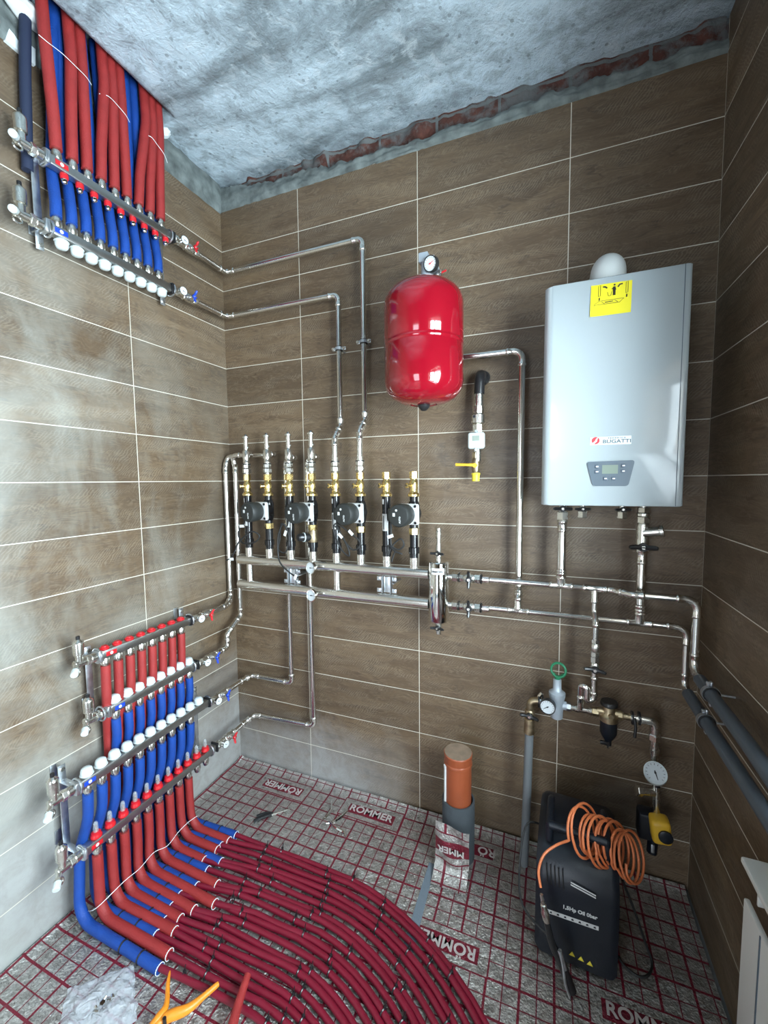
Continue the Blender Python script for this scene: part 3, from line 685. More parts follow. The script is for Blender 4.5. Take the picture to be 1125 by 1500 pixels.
tag(MB().tube([(.03, -.905, 2.60), (.035, -.895, 2.9), (.035, -.875, 3.20)], .016, 12).build('lagged_pipe', M['navy'], org=(.03,-.9,2.6)), 'dark navy lagged pipe at the left edge of the ceiling bundle', 'pipe')
tag(MB().tube([(.028, -.69, 2.66), (.03, -.70, 2.9), (.025, -.70, 3.17)], .017, 12).build('lagged_pipe', M['navy'], org=(.03,-.69,2.6)), 'dark navy lagged pipe in the gap left of the middle red pipes', 'pipe')
tag(MB().tube([(.028, -.56, 2.70), (.03, -.555, 2.9), (.025, -.555, 3.17)], .017, 12).build('lagged_pipe', M['navy'], org=(.03,-.55,2.6)), 'dark navy lagged pipe in the gap left of the last three red pipes', 'pipe')
# clear plastic ties
def strap(label, pts, r=.0010): return tag(MB().tube(pts, r, 6).build('plastic_strap', M['wtie'], org=pts[0]), label, 'strap')
def sm(pts, n=5):
    pts = [Vector(p) for p in pts]; out = []
    for i in range(len(pts)-1):
        a = pts[max(i-1,0)]; b = pts[i]; c = pts[i+1]; d = pts[min(i+2, len(pts)-1)]
        for k in range(n):
            t = k/n; out.append(.5*((2*b)+(c-a)*t+(2*a-5*b+4*c-d)*t*t+(3*b-a-3*c+d)*t**3))
    out.append(pts[-1]); return out
strap('clear plastic strap round the leftmost red pipes under the ceiling', sm([(.098,-.885,3.0),(.1045,-.862,2.995),(.104,-.82,3.0),(.1055,-.78,2.995),(.1055,-.745,2.99),(.098,-.722,2.985)]))
strap('clear plastic strap round the middle red pipes under the ceiling', sm([(.09,-.69,2.985),(.1055,-.665,2.99),(.1055,-.63,2.985),(.1055,-.60,2.975),(.096,-.578,2.97)]))
strap('clear plastic strap round the right red pipes under the ceiling', sm([(.085,-.52,2.97),(.1055,-.495,2.975),(.1055,-.464,2.965),(.1055,-.433,2.95),(.096,-.41,2.935)]))
strap('long clear plastic strap across the bends of the red pipes, pulled from the wall', sm([PX(95,1365,.02), PX(122,1337,.08), (.165,-.93,.09), (.185,-.84,.112), (.19,-.78,.11), (.185,-.715,.115), (.195,-.66,.10), (.187,-.60,.105), (.185,-.545,.105), (.19,-.50,.10)]), .0011)
# ================================================================== STEEL PIPES ON THE WALLS
run('steel_pipe', 'steel pipe running highest along the back wall, then down beside the red tank', [(.09,-.265,2.642),(.078,-.06,2.645),(.838,-.06,2.648),(.838,-.06,1.862),(.838,-.12,1.80),(.838,-.12,1.685)], .0128, .026)
run('steel_pipe', 'steel pipe running just below the highest one, dropping left of it', [(.09,-.285,2.42),(.068,-.06,2.43),(.713,-.06,2.43),(.713,-.06,1.842),(.713,-.12,1.78),(.713,-.12,1.685)], .0128, .026)
run('steel_pipe', 'steel pipe in the left corner, left of the pair, ending at the red valve', [(.338,-.11,1.72),(.338,-.045,1.72),(.029,-.045,1.72),(.029,-.066,1.66),(.031,-.066,.96),(.088,-.16,.950),(.09,-.265,.949)], .0128, .026)
run('steel_pipe', 'steel pipe in the left corner, right of the pair, double-bent to the blue valve', [(.213,-.11,1.722),(.213,-.078,1.722),(.092,-.078,1.722),(.090,-.060,1.66),(.090,-.060,.87),(.09,-.165,.80),(.09,-.165,.735),(.09,-.24,.727)], .0128, .024)
run('steel_pipe', 'steel pipe dropping behind the third riser to the blue valve of the long manifold', [(.463,-.11,1.70),(.463,-.05,1.70),(.398,-.05,1.69),(.398,-.05,.540),(.150,-.05,.540),(.13,-.10,.535),(.13,-.222,.534)], .0128, .024)
run('steel_pipe', 'steel pipe dropping lowest, behind the fourth riser, to the lowest red valve', [(.588,-.11,1.70),(.588,-.05,1.70),(.525,-.05,1.69),(.525,-.05,.335),(.155,-.05,.318),(.13,-.10,.300),(.13,-.187,.294)], .0128, .024)
for x, z, lb in ((.838, 2.206, 'right of the two steel pipe clamps left of the red tank'), (.713, 2.19, 'left of the two steel pipe clamps left of the red tank')):
    t = thing('pipe_clamp', 'black-lined '+lb, 'pipe clamp', (x, -.03, z))
    MB().lathe([(-.009, .0175), (.009, .0175)], (x, -.06, z), (0,0,1), 20).build('rubber_liner', M['rubber'], t)
    MB().lathe([(-.006, .019), (.006, .019)], (x, -.06, z), (0,0,1), 20).box((x+.026, -.06, z), (.016, .006, .014), b=.001).box((x-.026, -.06, z), (.016, .006, .014), b=.001).build('clamp_band', M['zinc'], t)
    for q in (-1, 1): MB().hexa((x+q*.027, -.063, z), (x+q*.027, -.072, z), .007).build('screw', M['nickel'], t)
    MB().cyl((x, -.04, z), (x, 0, z), .004, 8).build('stud', M['zinc'], t)
# ================================================================== DISTRIBUTION HEADER AND RISERS
HX = [.213+.125*i for i in range(8)]; YH = -.12; ZU, ZL = 1.188, 1.060
hd = thing('distribution_header', 'twin stainless header tubes running along the back wall under the pump groups', 'header', (.65, YH, ZL))
for z, nm in ((ZU, 'header_tube'), (ZL, 'header_tube')):
    MB().lathe([(0, .010), (.004, .018), (.012, .0235), (.022, .0253), (1.02, .0253)], (.135, YH, z), (1,0,0), 32).build(nm, M['header'], hd)
for i, x in enumerate(HX):
    MB().lathe([(0, .0185), (.012, .0185), (.020, .0195), (.045, .0195), (.046, .015)], (x, YH, ZU+.020), (0,0,1), 24).build('riser_socket', M['header'], hd)
for x in (HX[0], HX[3]-.02, HX[4]): MB().cyl((x, YH, ZL), (x, YH, ZU), .0165 if x != HX[3]-.02 else .008, 20).build('link_tube', M['header'], hd)
for x in (.468, .962):
    q = MB().box((x, -.05, (ZU+ZL)/2), (.05, .10, .004), b=.001)
    for z in (ZU-.038, ZL+.038):
        for s in (-1, 1): q.box((x+s*.036, YH-.004, z), (.020, .003, .018), b=.001).hexa((x+s*.036, YH-.005, z), (x+s*.036, YH-.012, z), .006)
    q.box((x, YH+.0, (ZU+ZL)/2), (.028, .003, .07), b=.001).box((x-.02, YH+.002, (ZU+ZL)/2), (.003, .03, .075)).box((x+.02, YH+.002, (ZU+ZL)/2), (.003, .03, .075))
    q.build('header_bracket', M['zinc'], hd)
gauge('thermometer', 'round thermometer on the upper header tube', (.604, -.175, 1.185), (-.25, -1, .05), (0,0,1), .0285, .012, ang=1.5, case='chrome', stem=(.615, -.13, 1.185))
gauge('thermometer', 'round thermometer on the lower header tube', (.604, -.175, 1.055), (-.25, -1, .05), (0,0,1), .0285, .012, ang=1.5, case='chrome', stem=(.615, -.13, 1.055))
# hydraulic separator
sp = thing('hydraulic_separator', 'upright polished steel hydraulic separator at the right end of the header', 'separator', (1.196, YH, .985))
MB().lathe([(0, .030), (.002, .038), (.008, .0425), (.252, .0425), (.258, .038), (.260, .030)], (1.196, YH, .985), (0,0,1), 40).build('separator_shell', M['chrome'], sp)
nz = Vector((.17, -1, 0)).normalized(); rx = Vector((1, .17, 0)).normalized()
lp = MB().grid(lambda a, c: V(1.196, YH, 1.208)+V(math.sin(math.radians(-27+74*a)), -math.cos(math.radians(-27+74*a)), 0)*.0432+V(0,0,.026*(c-.5)), 12, 1).build('name_label', M['label'], sp, recalc=False)
textmesh('lettering', 'RispaTerm', .0098, M['ink'], V(1.196, YH, 1.208)+nz*.0442, rx, (0,0,1), sp, bold=.0004)
def smallvalve(label, x, y, z0, dz, top):
    t = thing('drain_valve' if not top else 'vent_valve', label, 'valve', (x, y, z0))
    s = 1 if dz > 0 else -1; L = abs(dz)
    MB().lathe([(0, .011), (L*.25, .011), (L*.27, .0145), (L*.42, .0145), (L*.44, .011), (L*.6, .0125), (L, .010)], (x, y, z0), (0,0,s), 16).build('valve_body', M['nickel'], t)
    butterfly(t, (x, y-.012, z0+dz*.45), (-.1,-1,0), (1,-.1,0), .058, M['black'])
    return t
tv = smallvalve('small valve with black wing handle and air vent on top of the separator', 1.196, YH, 1.245, .075, True)
MB().lathe([(0, .0085), (.02, .0085), (.022, .0115), (.05, .0115), (.056, .009), (.058, .0125), (.066, .0125), (.068, .004)], (1.196, YH, 1.318), (0,0,1), 16).build('air_vent', M['nickel'], tv)
smallvalve('small drain valve with black wing handle under the separator', 1.196, YH, .985, -.055, False)
# risers
def riser(i, x):
    odd = i % 2 == 0       # odd positions: plain black sleeve, even ones carry the pump
    lbl = ['first','second','third','fourth','fifth','sixth','seventh','eighth'][i]
    top = 'brass valve topped by a tall air vent' if i < 4 else ('brass valve joined to a wall pipe' if i < 6 else 'open brass valve on top')
    t = thing('riser', 'black riser with %s, %s from the left' % (top, lbl), 'riser', (x, YH, 1.25))
    q = MB()
    q.lathe([(0, .019), (.018, .019), (.02, .0235), (.045, .0235), (.047, .019), (.262, .0185)] if odd else [(0, .019), (.018, .019), (.02, .0235), (.045, .0235), (.047, .0175), (.12, .0175)], (x, YH, 1.252), (0,0,1), 24)
    q.build('black_sleeve', M['blackgloss'], t)
    if not odd:
        MB().cyl((x, YH, 1.385), (x, YH, 1.52), .017, 20).build('pump_flange', M['blackgloss'], t)
    if odd:
        f = lambda a, c, z0, h, w0: V(x, YH, z0)+V(math.sin(math.radians(-55+w0*a)), -math.cos(math.radians(-55+w0*a)), 0)*.0192+V(0,0,h*c)
        if i != 2: MB().grid(lambda a, c: f(a, c, 1.482, .022, 40), 6, 1).build('small_label', M['label'], t, recalc=False)
        MB().grid(lambda a, c: f(a, c, 1.365, .075, 80), 8, 1).build('paper_label', M['label'], t, recalc=False)
        MB().grid(lambda a, c: f(a*.2+.32, c, 1.372, .060, 80)+V(0,-.0006,0), 4, 1).build('printed_line', M['ink'], t, recalc=False)
    b = MB().lathe([(0, .0225), (.002, .0255), (.010, .0255), (.014, .0215), (.020, .0165), (.030, .016), (.036, .0185), (.062, .0185), (.068, .014), (.078, .0135)], (x, YH, 1.515), (0,0,1), 20)
    b.hexa((x, YH, 1.590), (x, YH, 1.622), .0185); b.build('brass_valve', M['brass'], t)
    n = Vector((-.62, -.78, 0)).normalized()
    s = MB().cyl(V(x, YH, 1.563)+n*.012, V(x, YH, 1.563)+n*.028, .0065, 10).lathe([(0, .008), (.004, .0115), (.008, .0115), (.010, .007)], V(x, YH, 1.563)+n*.028, n, 10)
    s.build('valve_stem', M['brass'], t); MB().lathe([(0, .005), (.0108, .005)], V(x, YH, 1.563)+n*.028, n, 8).build('stem_hole', M['ink'], t)
    if not odd:
        MB().hexa((x, YH, 1.352), (x, YH, 1.382), .0215).build('brass_nut', M['brass'], t)
        MB().cyl((x, YH, 1.38), (x, YH, 1.392), .0185, 16).build('gasket', M['black'], t)
    if i < 6:
        u = MB().cyl((x, YH, 1.615), (x, YH, 1.63), .0125, 16).hexa((x, YH, 1.628), (x, YH, 1.650), .0205).hexa((x, YH, 1.652), (x, YH, 1.672), .0185).cyl((x, YH, 1.670), (x, YH, 1.692), .0145, 16)
        u.build('union', M['nickel'], t)
        MB().lathe([(0, .0205), (.004, .0205)], (x, YH, 1.6705), (0,0,1), 20).build('black_ring', M['black'], t)
    return t
for i, x in enumerate(HX): riser(i, x)
for i in range(4):
    x = HX[i]; t = thing('air_vent', 'tall steel air vent on top of the %s riser from the left' % ORD[i], 'air vent', (x, YH, 1.69))
    MB().lathe([(0, .0155), (.004, .0175), (.010, .0155), (.018, .0155), (.018, .0175), (.055, .0180), (.060, .015), (.064, .011), (.124, .0105)], (x, YH, 1.68), (0,0,1), 24).build('vent_body', M['fit'], t)
    MB().lathe([(0, .010), (.002, .0165), (.008, .0165), (.010, .012), (.013, .011)], (x, YH, 1.80), (0,0,1), 20).build('vent_head', M['nickel'], t)
    MB().cyl((x, YH, 1.812), (x, YH, 1.820), .006, 10).build('vent_cap', M['black'], t)
    MB().cyl((x+.01, YH, 1.752), (x+.017, YH-.006, 1.756), .003, 8).build('side_screw', M['nickel'], t)
# pumps on risers 2, 4, 6, 8
def pump(i, x, lab):
    t = thing('circulation_pump', lab, 'pump', (x, YH, 1.44)); z = 1.445
    fwd = Vector((-.18, -1, -.02)).normalized(); rt = Vector((1, -.18, 0)).normalized(); up = rt.cross(fwd)*-1
    if up.z < 0: up = -up
    Rm = Matrix((rt, -fwd, up)).transposed()
    c = V(x, YH, z)
    MB().lathe([(-.05, .020), (-.03, .026), (.03, .026), (.05, .020)], c, (0,0,1), 20).cyl(c, c+fwd*.045, .036, 24).build('pump_housing', M['blackgloss'], t)
    pl = MB().box(c+fwd*.052+rt*.006, (.088, .022, .088), Rm, b=.009, seg=3).build('pump_plate', M['alu'], t)
    for sx in (-1, 1):
        for sz in (-1, 1): MB().lathe([(0, .006), (.003, .006)], c+fwd*.063+rt*(.006+sx*.034)+up*(sz*.034), fwd, 8).build('bolt', M['black'], pl)
    m = MB().lathe([(0, .040), (.006, .044), (.040, .0475), (.060, .0475), (.068, .043), (.069, .039)], c+fwd*.062-rt*.004, fwd, 36)
    # connector lobe at the left
    m.box(c+fwd*.110-rt*.040, (.036, .032, .052), Rm, b=.007, seg=3); mo = m.build('motor_head', M['motor'], t)
    fc = c+fwd*.1322-rt*.006
    MB().box(fc-rt*.016+up*.004, (.011, .0012, .014), Rm, b=.0003).build('button', M['label'], mo)
    MB().lathe([(0, .005), (.0012, .005)], fc+up*.022-rt*.004, fwd, 12).build('selector_dot', M['alu'], mo)
    textmesh('lettering', 'AUTO', .010, M['label'], fc+rt*.012-up*.016+fwd*.0006, up, -rt, t, bold=.0003)
    # cable
    q0 = c+fwd*.110-rt*.048-up*.022
    return t, q0
cab = {
 1: [V(0,0,0), V(.0,.0,-.03), V(-.03,-.0,-.06), V(-.045,.01,-.10), V(-.01,.0,-.13), V(.06,.0,-.12), V(.085,.0,-.09), V(.05,-.01,-.07), V(0,-.01,-.10), V(-.03,-.015,-.13), V(-.045,-.02,-.165), V(-.07,-.02,-.20), V(-.10,-.02,-.215)],
 3: [V(0,0,0), V(-.01,0,-.04), V(-.04,-.0,-.03), V(-.05,-.0,-.10), V(-.06,0,-.15), V(-.02,.0,-.16), V(0,.0,-.09), V(-.02,-.01,-.03), V(-.05,-.01,-.08), V(-.055,-.01,-.16), V(-.035,-.02,-.21), V(.02,-.025,-.25), V(.06,-.02,-.27)],
 5: [V(0,0,0), V(0,0,-.03), V(.03,-.01,-.08), V(.08,-.01,-.13), V(.115,-.01,-.10), V(.07,-.01,-.06), V(.0,-.01,-.02), V(-.01,-.01,-.06), V(.03,-.02,-.13), V(.065,-.02,-.155), V(.06,-.02,-.12), V(.02,-.01,-.06), V(-.005,-.01,-.03)],
 7: [V(0,0,0), V(0,.0,-.05), V(.0,.0,-.10), V(.03,.0,-.12), V(.055,.0,-.10), V(.04,.0,-.075), V(.0,-.0,-.11), V(-.015,.0,-.15), V(-.012,.0,-.105), V(.02,-.01,-.125), V(.05,-.01,-.135), V(.02,-.01,-.13), V(.005,-.01,-.17)]}
tagpos = {1: [(.0,-.02,-.045), (-.06,-.03,-.205)], 3: [(-.005,-.02,-.07), (.05,-.03,-.265)], 5: [(.025,-.02,-.07), (.075,-.02,-.055)], 7: [(.0,-.01,-.065)]}
for i, lb in ((1, 'charcoal round pump on the second riser, leftmost of the four pumps'), (3, 'charcoal round pump on the fourth riser with a mixing valve below'), (5, 'charcoal round pump on the sixth riser, third of the four pumps'), (7, 'charcoal round pump on the eighth riser, nearest the separator')):
    t, q0 = pump(i, HX[i], lb)
    if i == 1: MB().cyl((HX[i], YH-.0, 1.30), (HX[i], YH, 1.35), .0185, 18).build('lower_socket', M['black'], t)
    MB().tube(sm([q0+p for p in cab[i]], 6), .0037, 8).build('power_cable', M['rubber'], t)
    for p in tagpos[i]:
        MB().box(q0+Vector(p), (.013, .001, .026), Matrix.Rotation(.5+i, 3, 'Y')).build('cable_tag', M['label'], t)
# mixing valve under pump 4
x = HX[3]
mv = thing('mixing_valve', 'black thermostatic mixing valve with a round knob on the fourth riser', 'valve', (x, YH, 1.305))
MB().lathe([(0, .020), (.02, .024), (.05, .024), (.07, .018)], (x, YH, 1.29), (0,0,1), 20).build('valve_body', M['dullbrass'], mv)
kn = Vector((-.55, -.85, .05)).normalized()
MB().lathe([(0, .018), (.02, .018), (.022, .022), (.03, .022)], V(x, YH, 1.322)+kn*.015, kn, 20).build('valve_neck', M['black'], mv)
MB().lathe([(0, .0225), (.004, .0225)], V(x, YH, 1.322)+kn*.046, kn, 24).build('white_ring', M['white'], mv)
MB().lathe([(0, .019), (.024, .0175), (.028, .014)], V(x, YH, 1.322)+kn*.050, kn, 20).build('knob', M['black'], mv)
# ================================================================== PIPES RIGHT OF THE SEPARATOR
def union_valve(label, z):
    t = thing('ball_valve', label, 'valve', (1.32, YH, z)); x = 1.238
    q = MB().cyl((x, YH, z), (x+.016, YH, z), .013, 16).hexa((x+.016, YH, z), (x+.042, YH, z), .0215, 8).cyl((x+.042, YH, z), (x+.048, YH, z), .016, 16).hexa((x+.048, YH, z), (x+.066, YH, z), .0195, 8)
    q.lathe([(0, .016), (.01, .0205), (.035, .0205), (.045, .016)], (x+.066, YH, z), (1,0,0), 20).hexa((x+.108, YH, z), (x+.134, YH, z), .0200).build('valve_body', M['nickel'], t)
    MB().lathe([(0, .0205), (.004, .0205)], (x+.134, YH, z), (1,0,0), 18).lathe([(0, .0205), (.003, .0205)], (x+.044, YH, z), (1,0,0), 18).build('black_ring', M['black'], t)
    MB().cyl((x+.138, YH, z), (x+.17, YH, z), .0165, 16, .003).build('tail_piece', M['fit'], t)
    MB().cyl((x+.09, YH, z), (x+.09, YH-.03, z), .008, 10).build('valve_stem', M['nickel'], t)
    butterfly(t, (x+.09, YH-.024, z), (0,-1,0), (0,0,1), .068, M['black'])
union_valve('union ball valve with black wing handle on the upper pipe beside the separator', 1.182)
union_valve('union ball valve with black wing handle on the lower pipe beside the separator', 1.062)
up = run('steel_pipe', 'upper horizontal steel pipe from the separator to the right corner below the boiler', [(1.40,YH,1.182),(1.845,YH,1.178),(1.90,-.165,1.178),(2.088,-.165,1.178),(2.088,-.165,.938),(2.088,-.235,.930)], .0125, [.03,.03,.036,.036])
tee(up, (1.671,YH,1.18), (1,0,0), (0,0,1), .0125, .0155); tee(up, (1.786,YH,1.179), (1,0,0), (0,0,-1), .0125, .0115)
lo = run('steel_pipe', 'lower horizontal steel pipe from the separator to the right corner below the boiler', [(1.40,YH,1.066),(2.075,YH,1.066),(2.075,YH,.856),(2.078,-.165,.846)], .0115, .036)
tee(lo, (1.517,YH,1.066), (1,0,0), (0,0,1), .0115, .0125); tee(lo, (1.932,YH,1.066), (1,0,0), (0,0,1), .0115, .0155)
tag(MB().tube([(2.088,-.225,.931),(2.083,-.6,.938),(2.083,-2.7,.938)] if False else [(2.088,-.225,.931),(2.083,-.60,.938),(2.083,-.86,.925),(2.083,-2.7,.90)], .0185, 16).build('lagged_pipe', M['greyins'], org=(2.088,-.225,.93)), 'dark grey lagged pipe along the right wall, upper of the two', 'pipe')
tag(MB().tube([(2.078,-.155,.846),(2.080,-.6,.844),(2.083,-2.7,.82)], .0185, 16).build('lagged_pipe', M['greyins'], org=(2.078,-.155,.846)), 'dark grey lagged pipe along the right wall, lower of the two', 'pipe')
for (x, y, z, lb) in ((2.087, -.325, .933, 'steel pipe clamp round the upper lagged pipe on the right wall'), (2.079, -.325, .845, 'steel pipe clamp round the lower lagged pipe on the right wall')):
    t = thing('pipe_clamp', lb, 'pipe clamp', (x, y, z))
    MB().lathe([(-.011, .023), (.011, .023)], (x, y, z), (0,1,0), 20).build('rubber_liner', M['rubber'], t)
    MB().lathe([(-.007, .0245), (.007, .0245)], (x, y, z), (0,1,0), 20).box((x, y, z+.031), (.006, .014, .014), b=.001).box((x, y, z-.031), (.006, .014, .014), b=.001).hexa((x-.004, y, z+.031), (x-.012, y, z+.031), .006).cyl((x+.02, y, z), (XR, y, z), .004, 8).build('clamp_band', M['zinc'], t)
for (p, d, lb) in (((2.088,-.228,.931), (0,1,0), 'pale ring at the end of the upper lagged pipe in the right corner'), ((2.078,-.158,.846), (0,1,0), 'pale ring at the end of the lower lagged pipe in the right corner')):
    pass
tk = run('steel_pipe', 'steel pipe from behind the red tank dropping between tank and boiler', [(1.18,-.08,2.20),(1.18,-.08,2.08),(1.516,-.08,2.08),(1.516,-.08,1.15),(1.516,YH,1.11),(1.516,YH,1.078)], .0135, .034)
s1 = run('steel_pipe', 'wide steel pipe joining the left boiler outlet to the upper pipe', [(1.671,YH,1.20),(1.671,YH,1.43)], .0155, straight=[((1.671,YH,1.205),(1.671,YH,1.245)), ((1.671,YH,1.385),(1.671,YH,1.43))])
s2 = run('steel_pipe', 'wide steel pipe crossing behind the upper pipe below the boiler filter', [(1.932,YH,1.085),(1.932,YH,1.335)], .0155, straight=[((1.932,YH,1.095),(1.932,YH,1.135)), ((1.932,YH,1.28),(1.932,YH,1.335))])
t = thing('ball_valve', 'black-handled valve under the left corner of the boiler', 'valve', (1.671, YH, 1.45))
MB().hexa((1.671,YH,1.43), (1.671,YH,1.462), .0205).cyl((1.671,YH,1.46), (1.671,YH,1.497), .0135, 16).build('valve_body', M['nickel'], t)
butterfly(t, (1.671, YH-.02, 1.474), (0,-1,0), (1,0,0), .062, M['black'])
for x, lb in ((PY(853,750,YH).x, 'small capped valve under the boiler, left of the middle pair'), (PY(911,752,YH).x, 'small capped valve under the boiler, right of the middle pair')):
    t = thing('boiler_valve', lb, 'valve', (x, YH, 1.45))
    MB().hexa((x,YH,1.440), (x,YH,1.466), .0165).cyl((x,YH,1.466), (x,YH,1.497), .011, 14).build('valve_body', M['nickel'], t)
    butterfly(t, (x, YH-.018, 1.474), (0,-1,0), (1,0,0), .050, M['black'])
t = thing('line_filter', 'steel Y-filter hanging from the right end of the boiler', 'filter', (1.932, YH, 1.43)); x = 1.932
MB().cyl((x,YH,1.497), (x,YH,1.48), .014, 16).hexa((x,YH,1.482), (x,YH,1.462), .019).cyl((x,YH,1.462), (x,YH,1.45), .022, 20, .002).hexa((x,YH,1.45), (x,YH,1.425), .0205).lathe([(0,.0185),(.01,.021),(.05,.019),(.06,.021),(.075,.021)], (x,YH,1.425), (0,0,-1), 18).build('filter_body', M['nickel'], t)
MB().cyl((x,YH-.005,1.392), (x+.05,YH-.016,1.40), .0175, 16).hexa((x+.046,YH-.015,1.399), (x+.060,YH-.018,1.402), .021, 12).build('strainer_leg', M['nickel'], t)
t = thing('ball_valve', 'black wing valve below the Y-filter under the boiler', 'valve', (x, YH, 1.345))
MB().hexa((x,YH,1.322), (x,YH,1.345), .020).lathe([(0,.017),(.004,.0195),(.014,.0195),(.018,.017)], (x,YH,1.342), (0,0,1), 16).build('valve_body', M['nickel'], t)
butterfly(t, (x, YH-.02, 1.343), (-.1,-1,0), (1,-.1,0), .085, M['black'])
# drop pipe with valve and S-bend down to the water inlet
XD = 1.787
dp = run('steel_pipe', 'thin steel drop pipe from the upper pipe to the water inlet with an S-bend', [(XD,YH,1.135),(XD,YH,1.09),(XD+.003,YH-.035,1.06),(XD+.003,YH-.035,.99),(XD+.003,YH-.035,.772),(XD-.021,YH-.04,.764),(XD-.020,YH-.04,.815),(XD-.040,YH-.035,.820),(XD-.040,YH-.01,.715)], .0112, [.02,.03,.01,.0125,.0125,.0125,.02], fits=False)
for z0, z1 in ((1.06, 1.03), (.79, .815), (.86, .84)):
    q = MB(); coupling(q, (XD+.003,YH-.035,z0), (XD+.003,YH-.035,(z0+z1)/2), .0112); q.build('press_fitting', M['fit'], dp)
q = MB(); coupling(q, (XD-.040,YH-.028,.775), (XD-.040,YH-.02,.745), .0112); q.build('press_fitting', M['fit'], dp)
XQ, YQ = XD+.003, YH-.035
t = thing('check_valve', 'round-bodied check valve on the drop pipe above the black wing handle', 'valve', (XQ, YQ, .96))
MB().hexa((XQ,YQ,1.0), (XQ,YQ,.985), .0145).lathe([(0,.013),(.006,.0165),(.026,.0165),(.032,.013)], (XQ,YQ,.985), (0,0,-1), 18).hexa((XQ,YQ,.953), (XQ,YQ,.935), .015).build('valve_body', M['nickel'], t)
t = thing('ball_valve', 'black wing valve on the thin drop pipe above the S-bend', 'valve', (XQ, YQ, .90))
MB().hexa((XQ,YQ,.935), (XQ,YQ,.912), .016).lathe([(0,.0135),(.008,.0165),(.024,.0165),(.03,.0135)], (XQ,YQ,.912), (0,0,-1), 16).build('valve_body', M['nickel'], t)
butterfly(t, (XQ, YQ-.016, .893), (-.1,-1,0), (1,-.1,-.06), .070, M['black'])
# ================================================================== WATER INLET ASSEMBLY
ZA = .700
t = thing('inlet_pipework', 'tarnished brass water inlet pipework running level between gauge and corner', 'pipework', (1.75, YH, ZA))
MB().cyl((1.69,YH,ZA+.008), (1.705,YH,ZA+.008), .010, 14).hexa((1.698,YH,ZA+.008), (1.716,YH,ZA+.008), .0155).build('union_nut', M['zinc'], t)
MB().cyl((1.716,YH,ZA+.008), (1.79,YH,ZA+.008), .0115, 16).lathe([(0,.0115),(.002,.0145),(.012,.0145),(.014,.012)], (1.73,YH,ZA+.008), (1,0,0), 16).lathe([(0,.0115),(.002,.0145),(.012,.0145),(.014,.012)], (1.775,YH,ZA+.008), (1,0,0), 16).build('steel_tee', M['fit'], t)
MB().hexa((1.788,YH,ZA+.008), (1.812,YH,ZA+.008), .0165).cyl((1.80,YH,ZA+.008), (1.825,YH,ZA+.008), .012, 14).build('brass_nipple', M['dullbrass'], t)
MB().hexa((1.872,YH,ZA+.01), (1.89,YH,ZA+.01), .0165).cyl((1.86,YH,ZA+.01), (1.92,YH,ZA+.01), .012, 14).build('brass_nipple', M['dullbrass'], t)
p, _ = fillet([(1.945,YH,ZA+.01), (1.99,YH,ZA+.01), (1.993,YH,ZA-.06)], .018)
MB().tube(p, .0155, 16).hexa((1.993,YH,ZA-.035), (1.993,YH,ZA-.06), .0205).lathe([(0,.015),(.03,.014),(.032,.017),(.05,.016),(.052,.012),(.10,.011)], (1.993,YH,ZA-.06), (0,0,-1), 16).build('brass_elbow', M['nickel'], t)
# left vertical supply
t = thing('supply_pipe', 'grey plastic supply pipe rising from the floor left of the pressure gauge', 'pipe', (1.562, YH, 0))
MB().tube([(1.555,YH,.0),(1.562,YH,.30),(1.567,YH,.59)], .0168, 18).build('grey_tube', M['greypipe'], t)
p, _ = fillet([(1.567,YH,.585),(1.570,YH,ZA+.005),(1.60,YH,ZA+.012)], .02)
MB().tube(p, .0145, 16).lathe([(0,.020),(.002,.0215),(.035,.020),(.06,.018)], (1.567,YH,.572), (0,0,1), 18).build('brass_fitting', M['dullbrass'], t)
t = thing('ball_valve', 'black wing valve on the grey supply pipe left of the gauge', 'valve', (1.568, YH, .655))
MB().lathe([(0,.016),(.006,.019),(.024,.019),(.03,.016)], (1.568,YH,.64), (0,0,1), 16).build('valve_body', M['dullbrass'], t)
butterfly(t, (1.568, YH-.02, .655), (-.1,-1,0), (1,-.1,-.1), .068, M['black'])
t = thing('union_joint', 'black and chrome union left of the pressure gauge', 'union', (1.605, YH, ZA+.012))
MB().lathe([(0,.026),(.006,.026)], (1.598,YH,ZA+.012), (1,0,0), 18).lathe([(0,.022),(.005,.022)], (1.612,YH,ZA+.012), (1,0,0), 18).build('black_ring', M['black'], t)
MB().cyl((1.604,YH,ZA+.012), (1.65,YH,ZA+.012), .013, 14).hexa((1.600,YH-.004,ZA+.03), (1.612,YH-.004,ZA+.048), .008).build('chrome_nut', M['chrome'], t)
XP = 1.666
t = thing('pressure_reducer', 'grey pressure reducer with a green handwheel on top', 'pressure reducer', (XP, YH, .66))
MB().lathe([(0,.016),(.004,.022),(.05,.024),(.075,.026),(.092,.030),(.104,.030),(.112,.020),(.118,.016),(.155,.015),(.158,.012)], (XP,YH,.655), (0,0,1), 24).cyl((XP-.035,YH,ZA+.01), (XP+.035,YH,ZA+.01), .016, 16).build('reducer_body', M['greypaint'], t)
w0 = V(XP+.003, YH, .848)
wh = MB().torus(w0, (-.2,-1,.25), .026, .0048, n=32, seg=10)
for k in range(3):
    a = 2*PI*k/3-PI/2; uu, ww = frame(Vector((-.2,-1,.25)).normalized())
for a in (0, .9, -.9):
    wh.tube([V(XP,YH,.812), w0+V(math.sin(a)*.022, 0, -math.cos(a)*.022)], .004, 8)
wh.cyl((XP,YH,.808), (XP,YH,.824), .010, 12).build('handwheel', M['green'], t)
gc = PY(802, 1036, -.172)
gauge('pressure_gauge', 'round white pressure gauge in a black case in front of the grey reducer', gc, (-.12,-1,.02), (0,0,1), .0285, .02, ang=-2.15, case='black', stem=(XP-.01, YH-.015, ZA+.012))
